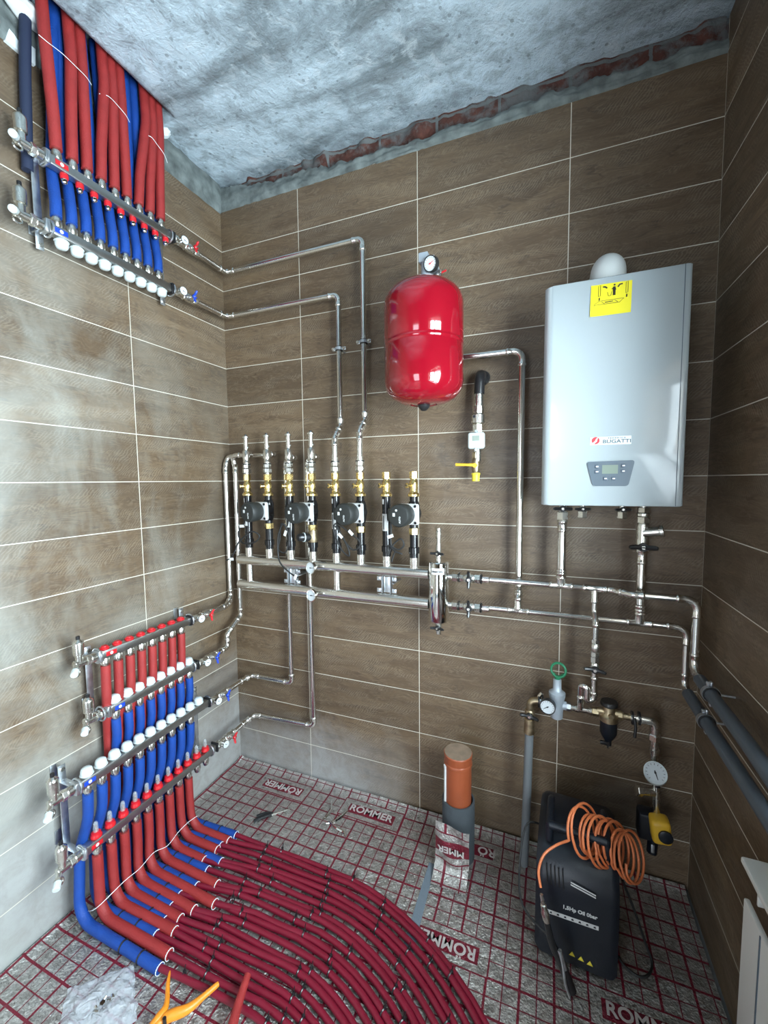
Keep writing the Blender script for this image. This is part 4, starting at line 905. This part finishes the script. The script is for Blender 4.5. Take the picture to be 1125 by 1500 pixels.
# filter
xf, zf = PY(892, 1042, YH).x, PY(892, 1042, YH).z
t = thing('water_filter', 'brass water filter with black cap and dark hanging bowl', 'filter', (xf, YH, .60))
MB().lathe([(0,.027),(.004,.030),(.014,.030),(.018,.022),(.024,.020)], (xf,YH,zf+.040), (0,0,-1), 24).build('black_cap', M['black'], t)
MB().lathe([(0,.021),(.02,.022),(.034,.026),(.038,.031),(.056,.031),(.058,.028)], (xf,YH,zf+.022), (0,0,-1), 24).cyl((xf-.04,YH,zf-.003), (xf+.04,YH,zf-.003), .013, 14).cyl((xf,YH,zf-.006), (xf+.004,YH-.03,zf-.006), .009, 12).build('filter_body', M['dullbrass'], t)
MB().lathe([(0,.029),(.045,.029),(.062,.022),(.072,.014),(.078,.012)], (xf,YH,zf-.036), (0,0,-1), 24).build('filter_bowl', M['comp'], t)
MB().cyl((xf,YH,zf-.11), (xf,YH,zf-.13), .012, 12).box((xf-.012,YH-.005,zf-.122), (.03,.012,.012), b=.002).cyl((xf,YH,zf-.13), (xf,YH,zf-.142), .003, 6).build('drain_tap', M['black'], t)
t = thing('ball_valve', 'black-handled valve between the water filter and the elbow in the corner', 'valve', (1.935, YH, ZA+.01))
MB().cyl((1.915,YH,ZA+.01), (1.955,YH,ZA+.01), .014, 14).build('valve_body', M['nickel'], t)
MB().lathe([(0,.024),(.006,.024)], (1.918,YH,ZA+.01), (1,0,0), 18).lathe([(0,.024),(.006,.024)], (1.940,YH,ZA+.012), (1,0,0), 18).tube([(1.925,YH-.02,ZA+.02),(1.928,YH-.03,ZA-.01),(1.925,YH-.034,ZA-.045)], .005, 8).build('handle', M['black'], t)
# meter
mc = PY(960, 1132, -.17)
t = gauge('water_meter', 'round white water meter face on the pipe in the right corner', mc, (-.15,-.72,.68), (0,.7,.7), .036, .026, ang=2.9, case='white', stem=(1.998, YH, .535))
t = thing('strainer', 'dull brass side strainer between the water meter and the yellow box', 'strainer', (2.0, YH, .44))
sc = PY(958, 1160, YH)
MB().cyl((2.000,YH,.56), (2.008,YH,.37), .0125, 16).cyl(sc, PY(936, 1158, YH-.02), .014, 16).hexa(PY(940, 1158, YH-.017), PY(932, 1157, YH-.024), .0195).build('strainer_body', M['nickel'], t)
MB().cyl((2.003,YH-.004,.52), (2.006,YH-.004,.47), .010, 12).build('black_joint', M['black'], t)
yc = PY(967, 1214, -.15)
t = thing('leak_valve', 'yellow motor valve box with a round dark knob on the corner pipe', 'valve', (yc.x, yc.y, yc.z-.05))
Ry = Matrix.Rotation(-.12, 3, 'Y')
MB().box((yc.x, yc.y, yc.z), (.062, .06, .085), Ry, b=.014, seg=3).build('yellow_housing', M['yellowpl'], t)
kc = PY(975, 1226, -.181)
MB().lathe([(0,.0225),(.006,.0225),(.008,.019)], kc, (0,-1,0), 24).build('knob', M['comp'], t)
MB().cyl((yc.x-.012, YH, yc.z-.03), (yc.x-.016, YH, yc.z-.12), .017, 16).box((yc.x-.03, YH+.01, yc.z-.02), (.07, .06, .10), b=.012).build('valve_base', M['comp'], t)
MB().box(PY(956,1243,-.14), (.012,.006,.032), b=.002).build('lever', M['zinc'], t)
# ================================================================== GAS LINE
XG, YG = 1.350, -.07
t = thing('gas_pipework', 'steel gas fittings dropping from a black elbow in the wall between tank and boiler', 'pipework', (XG, YG, 1.95))
p, _ = fillet([(XG+.004,.01,2.012), (XG+.004,YG,2.012), (XG+.002,YG,1.93)], .05)
MB().tube(p, [.021]*len(p), 18).lathe([(0,.031),(.012,.029)], (XG+.006,0,2.008), (0,-1,0), 24).build('black_elbow', M['black'], t)
MB().cyl((XG,YG,1.955), (XG,YG,1.925), .018, 16).cyl((XG,YG,1.93), (XG,YG,1.88), .0195, 18, .002).hexa((XG-.001,YG,1.882), (XG-.001,YG,1.850), .0225, 8).build('steel_socket', M['nickel'], t)
t2 = MB().lathe([(0,.020),(.004,.0275),(.036,.0275),(.04,.020)], (XG-.002,YG,1.850), (0,0,-1), 24).hexa((XG-.003,YG,1.81), (XG-.003,YG,1.775), .0205).cyl((XG-.003,YG,1.775), (XG-.004,YG,1.66), .0155, 16).build('union', M['nickel'], t)
MB().cyl((XG-.012,YG-.026,1.838), (XG-.013,YG-.030,1.838), .006, 8).build('port', M['ink'], t)
gb = PY(697, 645, -.115)
t = thing('gas_sensor', 'small white square sensor box with grey display on the gas pipe', 'sensor', gb)
MB().box((gb.x, -.10, gb.z), (.066, .032, .066), b=.010, seg=3).build('sensor_case', M['white'], t)
MB().box((gb.x, -.1165, gb.z+.008), (.028, .001, .021)).build('display', M['lcd'], t)
MB().cyl((gb.x+.002,-.105,gb.z+.036), (gb.x+.002,-.118,gb.z+.036), .006, 8).cyl((gb.x+.002,-.105,gb.z-.036), (gb.x+.002,-.118,gb.z-.036), .007, 8).box((gb.x-.008,-.1165,gb.z-.018), (.02,.0006,.003)).build('screw_lug', M['greypaint'], t)
xg, zg = PY(697, 682, YG).x, PY(697, 682, YG).z
t = thing('gas_valve', 'brass gas valve with a yellow lever pointing left and a yellow cap below', 'valve', (xg, YG, zg))
MB().hexa((xg,YG,zg+.055), (xg,YG,zg+.03), .0155).lathe([(0,.013),(.006,.016),(.03,.017),(.05,.016),(.058,.013)], (xg,YG,zg+.03), (0,0,-1), 16).build('valve_body', M['dullbrass'], t)
MB().tube([(xg,YG-.02,zg+.002), (xg-.03,YG-.026,zg+.003), (xg-.078,YG-.026,zg+.005)], [.008,.0055,.0065], 10).cyl((xg,YG-.01,zg), (xg,YG-.028,zg), .009, 12).build('lever', M['yellowpl'], t)
MB().lathe([(0,.0165),(.002,.018),(.008,.018),(.009,.016),(.034,.0155)], (xg,YG,zg-.030), (0,0,-1), 16).build('yellow_cap', M['yellowcap'], t)
# ================================================================== EXPANSION TANK
XT, YT_ = 1.177, -.27
t = thing('expansion_tank', 'glossy red expansion tank hanging on the back wall', 'tank', (XT, YT_, 1.87))
prof = [(0,.028),(.004,.05)]
z0, z1, RT = 1.868, 2.310, .147
for k in range(1, 13):
    a = PI/2*k/12; prof.append((.085*(1-math.cos(a)), .03+(RT-.03)*math.sin(a)**.85))
prof += [(.205, RT), (.209, RT-.0018), (.213, RT+.0006), (.219, RT+.0006), (.223, RT-.0018), (.227, RT)]
H = z1-z0
for k in range(0, 12):
    a = PI/2*k/12; prof.append((H-.085+.085*math.sin(a), .03+(RT-.03)*max(0, math.cos(a))**.85))
prof += [(H, .03)]
MB().lathe(prof, (XT,YT_,z0), (0,0,1), 72).build('tank_shell', M['tank'], t, ang=60)
MB().lathe([(0,.022),(.006,.024),(.014,.020),(.024,.010),(.026,.002)], (XT,YT_,z0+.003), (0,0,-1), 20).build('valve_cap', M['black'], t)
# bracket on top
bx = XT+.01
MB().lathe([(0,.030),(.006,.030)], (bx,YT_,z1-.001), (0,0,1), 24).cyl((bx,YT_,z1), (bx,YT_,z1+.075), .0175, 20).box((bx-.006,YT_,z1+.085), (.036,.038,.034), b=.004).build('tank_fitting', M['greypaint'], t)
q = MB().prism([(0,0),(.035,0),(.27,-.06),(.27,-.10)], (bx-.004,YT_+.01,z1+.098), (0,1,0), (0,0,1), (.032,0,0))
q.box((bx+.013,-.008,z1+.02), (.07,.006,.10), b=.002).build('wall_arm', M['greypaint'], t)
tb = t
g1 = PY(630, 386, YT_-.035)
gauge('pressure_gauge', 'small round gauge with red mark above the red expansion tank', g1, (-.25,-1,-.25), (0,0,1), .027, .020, ang=1.2, case='rubber', stem=(bx+.012,YT_+.01,z1+.085), needle='redink')
t = thing('air_vent', 'small brass vent valve on the tank bracket right of its gauge', 'air vent', (bx+.055, YT_+.05, z1+.03))
c1 = PY(645, 400, YT_+.06)
MB().cyl((c1.x,c1.y,c1.z-.05), (c1.x,c1.y,c1.z), .007, 12).hexa((c1.x,c1.y,c1.z-.03), (c1.x,c1.y,c1.z-.015), .010).cyl((c1.x-.012,c1.y,c1.z-.005), (c1.x,c1.y,c1.z-.002), .006, 8).lathe([(0,.008),(.008,.009),(.012,.004)], (c1.x,c1.y,c1.z), (0,0,1), 12).cyl((c1.x-.022,c1.y,c1.z-.07),(c1.x+.0,c1.y,c1.z-.045), .008, 10).build('vent_body', M['nickel'], t)
MB().tube([(c1.x,c1.y,c1.z), (c1.x+.024,c1.y-.004,c1.z+.004)], .0035, 8).build('lever', M['redplastic'], t)
# ================================================================== BOILER
BX0, BX1, BZ0, BZ1, BY = 1.598, 2.003, 1.495, 2.211, -.300
bo = thing('wall_boiler', 'large white wall-hung gas boiler with a yellow sticker', 'boiler', ((BX0+BX1)/2, 0, BZ0))
# casing with rounded left and right front edges
pts = [(BX0,-.002),(BX0,BY+.03)]+[(BX0+.03-.03*math.cos(PI/2*k/8), BY+.03-.03*math.sin(PI/2*k/8)) for k in range(9)]
pts += [(BX1-.014,BY)]+[(BX1-.010+.010*math.sin(PI/2*k/5), BY+.010-.010*math.cos(PI/2*k/5)) for k in range(6)]+[(BX1,-.002)]
mb = MB(); n = len(pts); lay = [(BZ0,.003),(BZ0+.003,0),(BZ1-.003,0),(BZ1,.003)]; cx = (BX0+BX1)/2; cy = BY/2
vs_ = []
for z, ins in lay:
    for (x, y) in pts:
        vs_.append((x+(ins if x < cx else -ins), y+(ins if y < -.01 else 0), z))
fs_ = [(j*n+i, j*n+(i+1)%n, (j+1)*n+(i+1)%n, (j+1)*n+i) for j in range(3) for i in range(n)]+[tuple(range(n)), tuple(range(3*n, 4*n))]
mb.add(vs_, fs_); mb.build('casing', M['boiler'], bo, ang=50)
MB().box((BX1-.020, BY-.0004, (BZ0+BZ1)/2), (.0016, .0012, BZ1-BZ0-.004)).build('side_seam', M['panel'], bo)
# control panel
a0, a1, a2, a3 = [PY(*q, BY) for q in ((859,677), (930,674), (920,712), (868,712))]
def rpoly(P, r, n=5):
    P = [Vector((p[0], p[1], 0)) for p in P]; out = []
    for i in range(len(P)):
        a, b, c = P[i-1], P[i], P[(i+1) % len(P)]; d1 = (a-b).normalized(); d2 = (c-b).normalized()
        for k in range(n+1):
            t_ = k/n; out.append(((b+d1*r)*(1-t_)**2+b*2*t_*(1-t_)+(b+d2*r)*t_**2)[:2])
    return out
pp = rpoly([(a0.x,a0.z),(a1.x,a1.z),(a2.x,a2.z),(a3.x,a3.z)], .010)
cp = MB().prism(pp, (0,BY,0), (1,0,0), (0,0,1), (0,-.004,0)).build('control_panel', M['panel'], bo)
lc = PY(893.5, 687.5, BY-.004)
MB().box((lc.x, BY-.0043, lc.z), (.045,.001,.028)).build('display', M['lcd'], cp)
for q in ((874.7,683.5),(874.5,691),(913.5,682),(913.2,690),(887,701),(899,701)):
    c = PY(*q, BY-.005); b = MB().box((c.x, BY-.0048, c.z), (.014,.003,.011), b=.0015).build('button', simple('button_plastic', (.05,.07,.10), .4), cp)
    MB().box((c.x, BY-.0066, c.z), (.007,.0006,.004)).build('button_mark', M['label'], b)
# brand plate
p0, p1, p2, p3 = [PY(*q, BY) for q in ((864,640), (925,635), (925,650), (864,653))]
lg = MB().box(((p0.x+p1.x)/2, BY-.0008, (p0.z+p3.z)/2-.0), (p1.x-p0.x, .0014, .026), b=.0005).build('brand_plate', M['white'], bo)
ec = PY(872.5, 645.5, BY-.002)
MB().lathe([(0,.0115),(.0008,.0115)], (ec.x,BY-.0016,ec.z), (0,-1,0), 28).build('emblem', M['redink'], lg)
MB().prism([(-.009,-.008),(-.004,-.010),(.004,-.003),(.006,.009),(.002,.007),(-.002,-.001)], (ec.x,BY-.0026,ec.z), (1,0,0), (0,0,1), (0,-.0004,0)).build('emblem_figure', M['label'], lg)
bc = PY(903.5, 645.5, BY-.002)
textmesh('lettering', 'BUGATTI', .0155, M['panel'], (bc.x, BY-.0020, bc.z-.002), (1,0,0), (0,0,1), lg, bold=.00025, sx=1.25)
textmesh('lettering', 'F E D E R I C A', .0048, M['panel'], (bc.x, BY-.0020, bc.z+.0088), (1,0,0), (0,0,1), lg, bold=.0002, sx=1.6)
# yellow sticker with drawing
s0, s1, s2, s3 = [PY(*q, BY-.001) for q in ((866,419), (926,410), (924,457), (864,465))]
sw = s1.x-s0.x; sh = s0.z-s3.z; sc_ = (s0+s1+s2+s3)/4
stk = MB().grid(lambda a, c: V(s3.x+(s2.x-s3.x)*a+(s0.x-s3.x)*c, BY-.0012-(.004*(1-a)**6*(1-c)), s3.z+(s2.z-s3.z)*a+(s0.z-s3.z)*c+(s1.z-s0.z-(s2.z-s3.z))*a*c), 10, 10).build('yellow_sticker', M['yellow'], bo, recalc=False)
yb = BY-.0024
def SP(a, c): return V(s3.x+(s1.x-s3.x)*a, yb, s3.z+(s0.z-s3.z)*c+(s2.z-s3.z)*a)
d = MB(); L_ = .0006
def ln(*pp_, r=L_): d.tube([SP(*p) for p in pp_], r, 4)
for xo in (.20, .86):
    ln((xo,.62),(xo,.95),(xo+.05,.97),(xo+.05,.64),(xo,.62)); ln((xo+.025,.57),(xo+.02,.49), r=.0018)
ln((.10,.10),(.10,.38),(.22,.47),(.82,.47),(.72,.36),(.10,.36)); ln((.28,.44),(.36,.36)); ln((.60,.45),(.68,.37)); ln((.36,.41),(.56,.42), r=.0012)
ln((.42,.72),(.44,.60),(.50,.60),(.52,.72))
ln((.31,.90),(.36,.90),(.41,.85), r=.0022); ln((.67,.84),(.71,.91),(.78,.92), r=.0022)
ln((.58,.86),(.58,.74), r=.0035); ln((.57,.74),(.565,.60), r=.0016); ln((.60,.74),(.60,.60), r=.0016); ln((.57,.84),(.52,.80), r=.0012); ln((.60,.84),(.62,.76), r=.0012)
d.lathe([(0,.0028),(.0006,.0028)], SP(.585,.92), (0,-1,0), 10)
d.build('printed_drawing', M['ink'], stk)
# flue elbow
FX = 1.795
t = thing('flue_elbow', 'white plastic flue elbow rising behind the top of the boiler', 'flue', (FX, -.17, BZ1))
p, _ = fillet([(FX, -.185, BZ1-.003), (FX, -.185, 2.29), (FX, -.002, 2.29)], .055, 12)
MB().tube(p, .052, 32).build('elbow_tube', M['flue'], t, ang=60)
MB().lathe([(0,.072),(.012,.068),(.02,.055)], (FX,-.001,2.28), (0,-1,0), 32).build('wall_collar', M['flue'], t)
t = thing('flue_socket', 'small white inlet dome beside the flue elbow on top of the boiler', 'flue', (1.72, -.1, BZ1))
MB().lathe([(0,.045),(.02,.042),(.04,.026),(.046,.005)], (1.735,-.12,BZ1-.002), (0,0,1), 24).build('dome', M['flue'], t)
# ================================================================== SEWER PIPE
SX, SY = 1.290, -.172
ct = PY(671, 1101, SY)
t = thing('sewer_pipe', 'orange-brown capped sewer pipe standing by the back wall', 'pipe', (SX, SY, 0))
zt = ct.z; SX = ct.x
MB().lathe([(0,.055),(zt-.05,.055),(zt-.047,.058),(zt-.038,.058),(zt-.036,.0565),(zt-.008,.0575),(zt-.004,.0585),(zt-.001,.057)], (SX,SY,0), (0,0,1), 40).build('pipe_body', M['orangepipe'], t)
MB().lathe([(0,.0555),(.002,.0555)], (SX,SY,zt-.0012), (0,0,1), 40).build('dusty_cap', M['dustcap'], t)
sa = math.radians(-52)
MB().tube([V(SX+math.sin(sa)*.0575, SY-math.cos(sa)*.0575, z) for z in (zt-.045, zt-.06, zt-.10, .12)], [.007,.005,.0052,.0052], 6).build('white_stripe', M['label'], t)
zs = PY(672, 1166, SY).z-.01
tag(MB().lathe([(0,.067),(zs,.067),(zs+.002,.066),(zs+.002,.059),(zs-.05,.0585),(0,.0585)], (SX+.002,SY,.0), (0,0,1), 40, caps=False).build('foam_collar', M['greyfoam'], org=(SX,SY,0)), 'dark grey foam collar round the foot of the orange sewer pipe', 'foam sleeve')
# ================================================================== COMPRESSOR
co = thing('air_compressor', 'dark blue box-shaped air compressor standing on the foil mat in the right corner', 'compressor', (1.73, -.28, 0))
CA = math.radians(-3)
def cR(x, y, z):
    v = Matrix.Rotation(CA, 3, 'Z') @ V(x, y, 0); return V(1.735+v.x, -.29+v.y, z)
W2, D2, HC = .122, .16, .385
prof2 = [(-D2,.02),(-D2,.26),(-D2+.012,.31),(-D2+.05,.352),(-D2+.10,.372),(-.02,.385),(.10,.385),(.15,.36),(D2,.32),(D2,.02)]
vs_ = []; fs_ = []
secs = [(-W2,.93),(-W2+.012,.985),(-W2+.025,1),(W2-.025,1),(W2-.012,.985),(W2,.93)]
for x, s in secs:
    for (y, z) in prof2: vs_.append(cR(x, y*s, .2+(z-.2)*s))
n = len(prof2)
for j in range(len(secs)-1): fs_ += [(j*n+i, j*n+(i+1)%n, (j+1)*n+(i+1)%n, (j+1)*n+i) for i in range(n)]
fs_ += [tuple(range(n)), tuple(range((len(secs)-1)*n, len(secs)*n))]
MB().add(vs_, fs_).build('compressor_case', M['comp'], co, ang=30)
q = MB()
for sx in (-1, 1):
    q.tube([cR(sx*.085,-.10,.372), cR(sx*.085,-.10,.425), cR(sx*.085,.0,.435), cR(sx*.085,.06,.40)], .012, 10)
q.tube([cR(-.085,-.10,.425), cR(.085,-.10,.425)], .013, 12).build('carry_handle', M['comp'], co)
for sx in (-1, 1):
    for sy in (-1, 1): MB().cyl(cR(sx*.085, sy*.12, .008), cR(sx*.085, sy*.12, .03), .016, 14).build('rubber_foot', M['rubber'], co)
q = MB()
for k in range(5): q.tube([cR(-.09+.012*k,-.148,.325), cR(-.085+.012*k,-.161,.27)], .002, 6)
q.build('vent_slots', M['rubber'], co)
fn = Matrix.Rotation(CA, 3, 'Z') @ V(0,-1,0); fx = Matrix.Rotation(CA, 3, 'Z') @ V(1,0,0)
def facepos(px, py):
    o_ = cR(0,-D2,0); dd = ray(px, py); tt = (o_-CAM).dot(fn)/dd.dot(fn); return CAM+dd*tt
lb1 = facepos(853, 1355)
for q_ in ((835,1298,.004),):
    for dz in (0, -.008):
        a = facepos(836, 1291)+V(0,0,dz); b = facepos(873, 1311)+V(0,0,dz)
        MB().add([a+fn*.001, b+fn*.001, b+fn*.001-V(0,0,.0045), a+fn*.001-V(0,0,.0045)], [(0,1,2,3)]).build('silver_stripe', M['label'], co)
a = facepos(802, 1331); b = facepos(877, 1357); hh = .014
st = MB().add([a+fn*.001, b+fn*.001, b+fn*.001-V(0,0,hh), a+fn*.001-V(0,0,hh)], [(0,1,2,3)]).build('icon_strip', M['label'], co)
q = MB()
for k in range(7):
    c = a.lerp(b, (k+.5)/7)-V(0,0,hh/2)+fn*.0018; q.add([c-fx*.004-V(0,0,.003), c+fx*.004-V(0,0,.003), c+fx*.002+V(0,0,.004), c-fx*.003+V(0,0,.002)], [(0,1,2,3)])
q.build('icons', M['ink'], st)
tc_ = facepos(849, 1336); ux = (b-a).normalized()
textmesh('lettering', '1,5Hp Oil 0bar', .0165, M['label'], tc_+fn*.001, ux, (0,0,1), co, bold=.0006)
q = MB()
for px, py in ((838,1397),(851,1404),(864,1411)):
    c = facepos(px, py)+fn*.001; q.add([c-fx*.009-V(0,0,.007), c+fx*.009-V(0,0,.007), c+V(0,0,.009)], [(0,1,2)])
q.build('warning_triangles', M['yellowcap'], co)
# coiled hose resting on the compressor
hp = []
h0 = V(1.735,-.395,.440); h1 = V(1.905,-.335,.365)
nn = V(.80,-.50,.33).normalized(); hw = (V(0,0,1)-nn*nn.z).normalized(); hu = nn.cross(hw); an = nn   # loops slump over like a leaning spring
NT = 11
for k in range(NT*26+1):
    a = 2*PI*k/26; s_ = k/(NT*26); q_ = int(k/26)
    R_ = .062+.006*math.sin(q_*2.1)+.004*math.sin(a*.37)
    c = h0.lerp(h1, s_)+V(0, .012*math.sin(q_*1.3), -.018*s_*s_+.006*math.sin(q_*1.9))
    hp.append(c+hu*math.cos(a)*R_+hw*math.sin(a)*R_*1.06)
start = hp[0]; ends_ = [PY(792,1300,-.52), PY(789,1275,-.50), PY(797,1252,-.47), PY(815,1238,-.44)]
tag(MB().tube(sm(ends_+[hp[0]], 6)+hp[1:], .0042, 10).build('air_hose', M['hose'], org=h0, ang=60), 'orange spiral air hose coiled on top of the compressor', 'hose')
h2 = sm([PY(808,1212,-.20),PY(818,1203,-.18),PY(845,1201,-.17),PY(868,1214,-.18),PY(850,1206,-.2),PY(826,1209,-.22),PY(808,1213,-.22)], 6)
tag(MB().tube(h2, .0045, 10).build('air_hose', M['hose'], org=h2[0]), 'short loop of orange hose lying behind the compressor handle', 'hose')
# air gun hanging at the front-left
gp = [PY(793,1310,-.53), PY(800,1345,-.53)]
t = thing('air_gun', 'blow gun with chrome coupling hanging down the front of the compressor', 'air gun', gp[0])
MB().lathe([(0,.005),(.03,.006),(.032,.009),(.05,.0095),(.055,.012),(.08,.011),(.09,.008)], gp[0], gp[1]-gp[0], 14).build('coupling', M['nickel'], t)
MB().tube(sm([gp[1], PY(808,1380,-.53), PY(822,1410,-.53), PY(838,1452,-.53)], 4), [.009+.0005*min(k, 9) for k in range(13)], 12).build('grip', M['black'], t)
MB().tube(sm([PY(818,1392,-.535), PY(824,1412,-.545), PY(828,1440,-.55), PY(835,1462,-.54)], 4), .004, 8).tube([PY(820,1392,-.535), PY(828,1420,-.54)], .006, 8).build('trigger', M['zinc'], t)
# power cord
tag(MB().tube(sm([cR(-.10,.0,.33), cR(-.16,-.05,.36), cR(-.175,-.13,.28), cR(-.16,-.18,.18), cR(-.08,-.20,.13)], 6), .0035, 8).build('power_cord', M['rubber'], org=cR(-.1,0,.3)), 'thin black cord looping off the left side of the compressor', 'cord')
cp_ = [PZ(912,1290,.25), PZ(928,1330,.16), PZ(945,1380,.05), PZ(955,1410,.012), PZ(950,1428,.012), PZ(935,1430,.012), PZ(915,1415,.012), PZ(905,1400,.02)]
tag(MB().tube(sm(cp_, 6), .004, 8).build('power_cord', M['rubber'], org=cp_[0]), 'black cable looping on the foil mat right of the compressor', 'cord')
# ================================================================== RADIATOR
t = thing('panel_radiator', 'white panel radiator on the right wall at the bottom right corner', 'radiator', (2.09, -.9, .12))
RX0, RX1, RY0, RZ1 = 2.060, 2.130, -.672, .612; RYE = -1.75
for xx, nm in ((RX0, 'front_panel'), (RX1-.012, 'rear_panel')):
    MB().box((xx+.006, (RY0+RYE)/2, (RZ1+.12)/2), (.012, RY0-RYE, RZ1-.12), b=.004).build(nm, M['radiator'], t)
q = MB()
for k in range(12): q.box((RX0-.0006, RY0-.086-k*.086, (RZ1+.12)/2), (.003, .004, RZ1-.13), b=.001)
tag(q.build('panel_grooves', M['panel'], t), kind='stuff')
MB().box(((RX0+RX1)/2-.002, (RY0+RYE)/2, .702), (RX1-RX0+.014, RY0-RYE+.006, .016), b=.005).build('top_cover', M['radiator'], t)
MB().box(((RX0+RX1)/2+.006, (RY0+RYE)/2, (RZ1+.69)/2), (.012, RY0-RYE-.10, .09), b=.002).build('convector_fins', M['greyins'], t)
for y in (RY0-.012, RYE+.02): MB().box((RX0+.028, y, .655), (.014, .006, .09), b=.001).build('cover_bracket', M['radiator'], t)
for y in (-.85, -1.55): MB().box((XR-.010, y, .4), (.018, .03, .38)).build('wall_hook', M['zinc'], t)
# ================================================================== LOOSE THINGS ON THE FLOOR
# plastic bag with fittings
bc = V(.345,-1.06,0)
def bagf(a, c):
    P0, P1, P2, P3 = PZ(98,1445,.02), PZ(196,1408,.02), PZ(200,1490,.02), PZ(80,1530,.02)
    p = P0.lerp(P1, a).lerp(P3.lerp(P2, a), 1-c)
    e = min(a, 1-a, c, 1-c)*4; e = min(1, e)
    z = .008+.026*e**.6*(.6+.5*noise.noise(V(a*4, c*4, 0)))+.007*abs(noise.noise(V(a*14, c*14, 3)))
    p = p+V(.012*noise.noise(V(a*6, c*6, 9)), .012*noise.noise(V(a*6, c*6, 5)), 0)
    return V(p.x, p.y, z)
bg = tag(MB().grid(bagf, 44, 40).build('plastic_bag', M['bag'], org=bc, recalc=False, ang=25), 'crumpled clear plastic bag of metal fittings at the bottom left corner', 'bag')
for k, (px, py) in enumerate(((148,1470),(160,1478),(132,1462),(152,1484),(166,1462),(143,1482))):
    c = PZ(px, py, .016)
    q = MB().hexa(c, c+V(.008*math.cos(k), .008*math.sin(k), .006), .009).cyl(c, c+V(.016*math.sin(k), .016*math.cos(k), .004), .005, 10)
    tag(q.build('pipe_nut', M['chrome'], org=c), 'chrome fitting inside the clear plastic bag', 'fitting', 'chrome fittings in the plastic bag')
# orange spring clamp
t = thing('spring_clamp', 'orange plastic spring clamp lying on the red pipes at the bottom', 'clamp', PZ(258,1480,.05))
h = .058
def flatbar(mb, pts, w_, th):
    pts = [Vector(p) for p in pts]
    for i, (a, b) in enumerate(zip(pts[:-1], pts[1:])):
        mb.tube([a, b], [w_[i], w_[i+1]], 10)
q = MB().tube(sm([PZ(320,1441,h), PZ(300,1458,h), PZ(275,1478,h), PZ(245,1490,h), PZ(225,1506,h)], 4), [.0065,.0075,.008,.008,.008,.009,.010,.011,.012,.013,.014,.014,.014,.013,.012,.011,.010], 12)
q.build('clamp_arm', M['clamp'], t)
q = MB().tube(sm([PZ(249,1422,h+.01), PZ(246,1440,h+.008), PZ(244,1470,h+.006), PZ(235,1488,h+.004), PZ(215,1512,h)], 4), [.0015,.003,.004,.005,.006,.006,.0065,.007,.008,.009,.010,.011,.012,.012,.011,.010,.009], 12)
q.build('clamp_arm', M['clamp'], t)
c = PZ(241,1494,h+.014); MB().cyl(c-V(0,0,.02), c+V(0,0,.006), .005, 12).build('rivet', M['black'], t)
# red foam offcut standing against the loops
fo = [PZ(363,1428,.075), PZ(350,1468,.07), PZ(338,1512,.065)]
tag(MB().tube(sm(fo, 5), [.010+.0005*k for k in range(11)], 14).build('foam_offcut', M['redfoam'], org=fo[0]), 'short red foam tube lying across the loops beside the orange clamp', 'foam tube')
# pliers
t = thing('pliers', 'dark pliers with steel jaws lying on the foil mat by the back wall', 'pliers', PZ(398,1193,.01))
MB().tube(sm([PZ(372,1203,.012), PZ(385,1197,.014), PZ(400,1192,.014)], 3), .008, 8).tube(sm([PZ(376,1196,.012), PZ(390,1191,.014), PZ(400,1192,.014)], 3), .007, 8).build('grips', M['black'], t)
MB().tube([PZ(398,1193,.014), PZ(412,1189,.014), PZ(424,1185,.012)], [.007,.005,.002], 8).build('jaws', M['nickel'], t)
t = thing('hinge_strap', 'bright bent steel offcuts crossed on the foil mat by the printed logo', 'steel offcut', PZ(486,1200,.01))
for P in ([(484,1172),(486,1184),(480,1194),(473,1201)], [(510,1186),(500,1196),(488,1204),(478,1206)], [(482,1203),(492,1212),(503,1219),(506,1227)]):
    pts_ = [PZ(a, b, .016-.002*i) for i, (a, b) in enumerate(P)]
    MB().tube(sm(pts_, 4), [.0025+.004*math.sin(PI*k/12) for k in range(13)], 6).build('steel_strip', M['chrome'], t)
MB().torus(PZ(503,1221,.006), (0,0,1), .008, .002, n=16, seg=6).build('ring', M['chrome'], t)
# insulation and packing foam wedged at the top of the left wall
def rock(label, c, s, m, name, seed):
    c = Vector(c); bm = bmesh.new(); bmesh.ops.create_icosphere(bm, subdivisions=4, radius=1)
    for v in bm.verts:
        k = 1+.22*noise.noise(v.co*2+V(seed,0,0)); v.co = Vector((v.co.x*s[0]*k, v.co.y*s[1]*k, v.co.z*s[2]*k))
    me = MB(); bm.verts.index_update(); me.add([v.co+c for v in bm.verts], [tuple(v.index for v in f.verts) for f in bm.faces]); bm.free()
    return tag(me.build(name, M[m], org=c, ang=180), label, 'foam block')
w1 = [PX(*q, .012) for q in ((8,58),(14,40),(52,72),(52,96))]
mbw = MB().add([p for p in w1]+[p-V(.03,0,0) for p in w1], [(0,1,2,3),(7,6,5,4),(0,4,5,1),(1,5,6,2),(2,6,7,3),(3,7,4,0)])
tag(mbw.build('foam_wedge', M['card'], org=w1[0]), 'pale foam wedge on top of the left wall tiles beside the ceiling pipes', 'foam wedge')
rock('lump of pale mounting foam between the ceiling and the leftmost red pipe', PX(38,18,.03), (.035,.06,.03), 'flue', 'mounting_foam', 3)
rock('small lump of pale mounting foam right of the last red pipe at the ceiling', PX(240,192,.02), (.03,.025,.022), 'card', 'mounting_foam', 8)
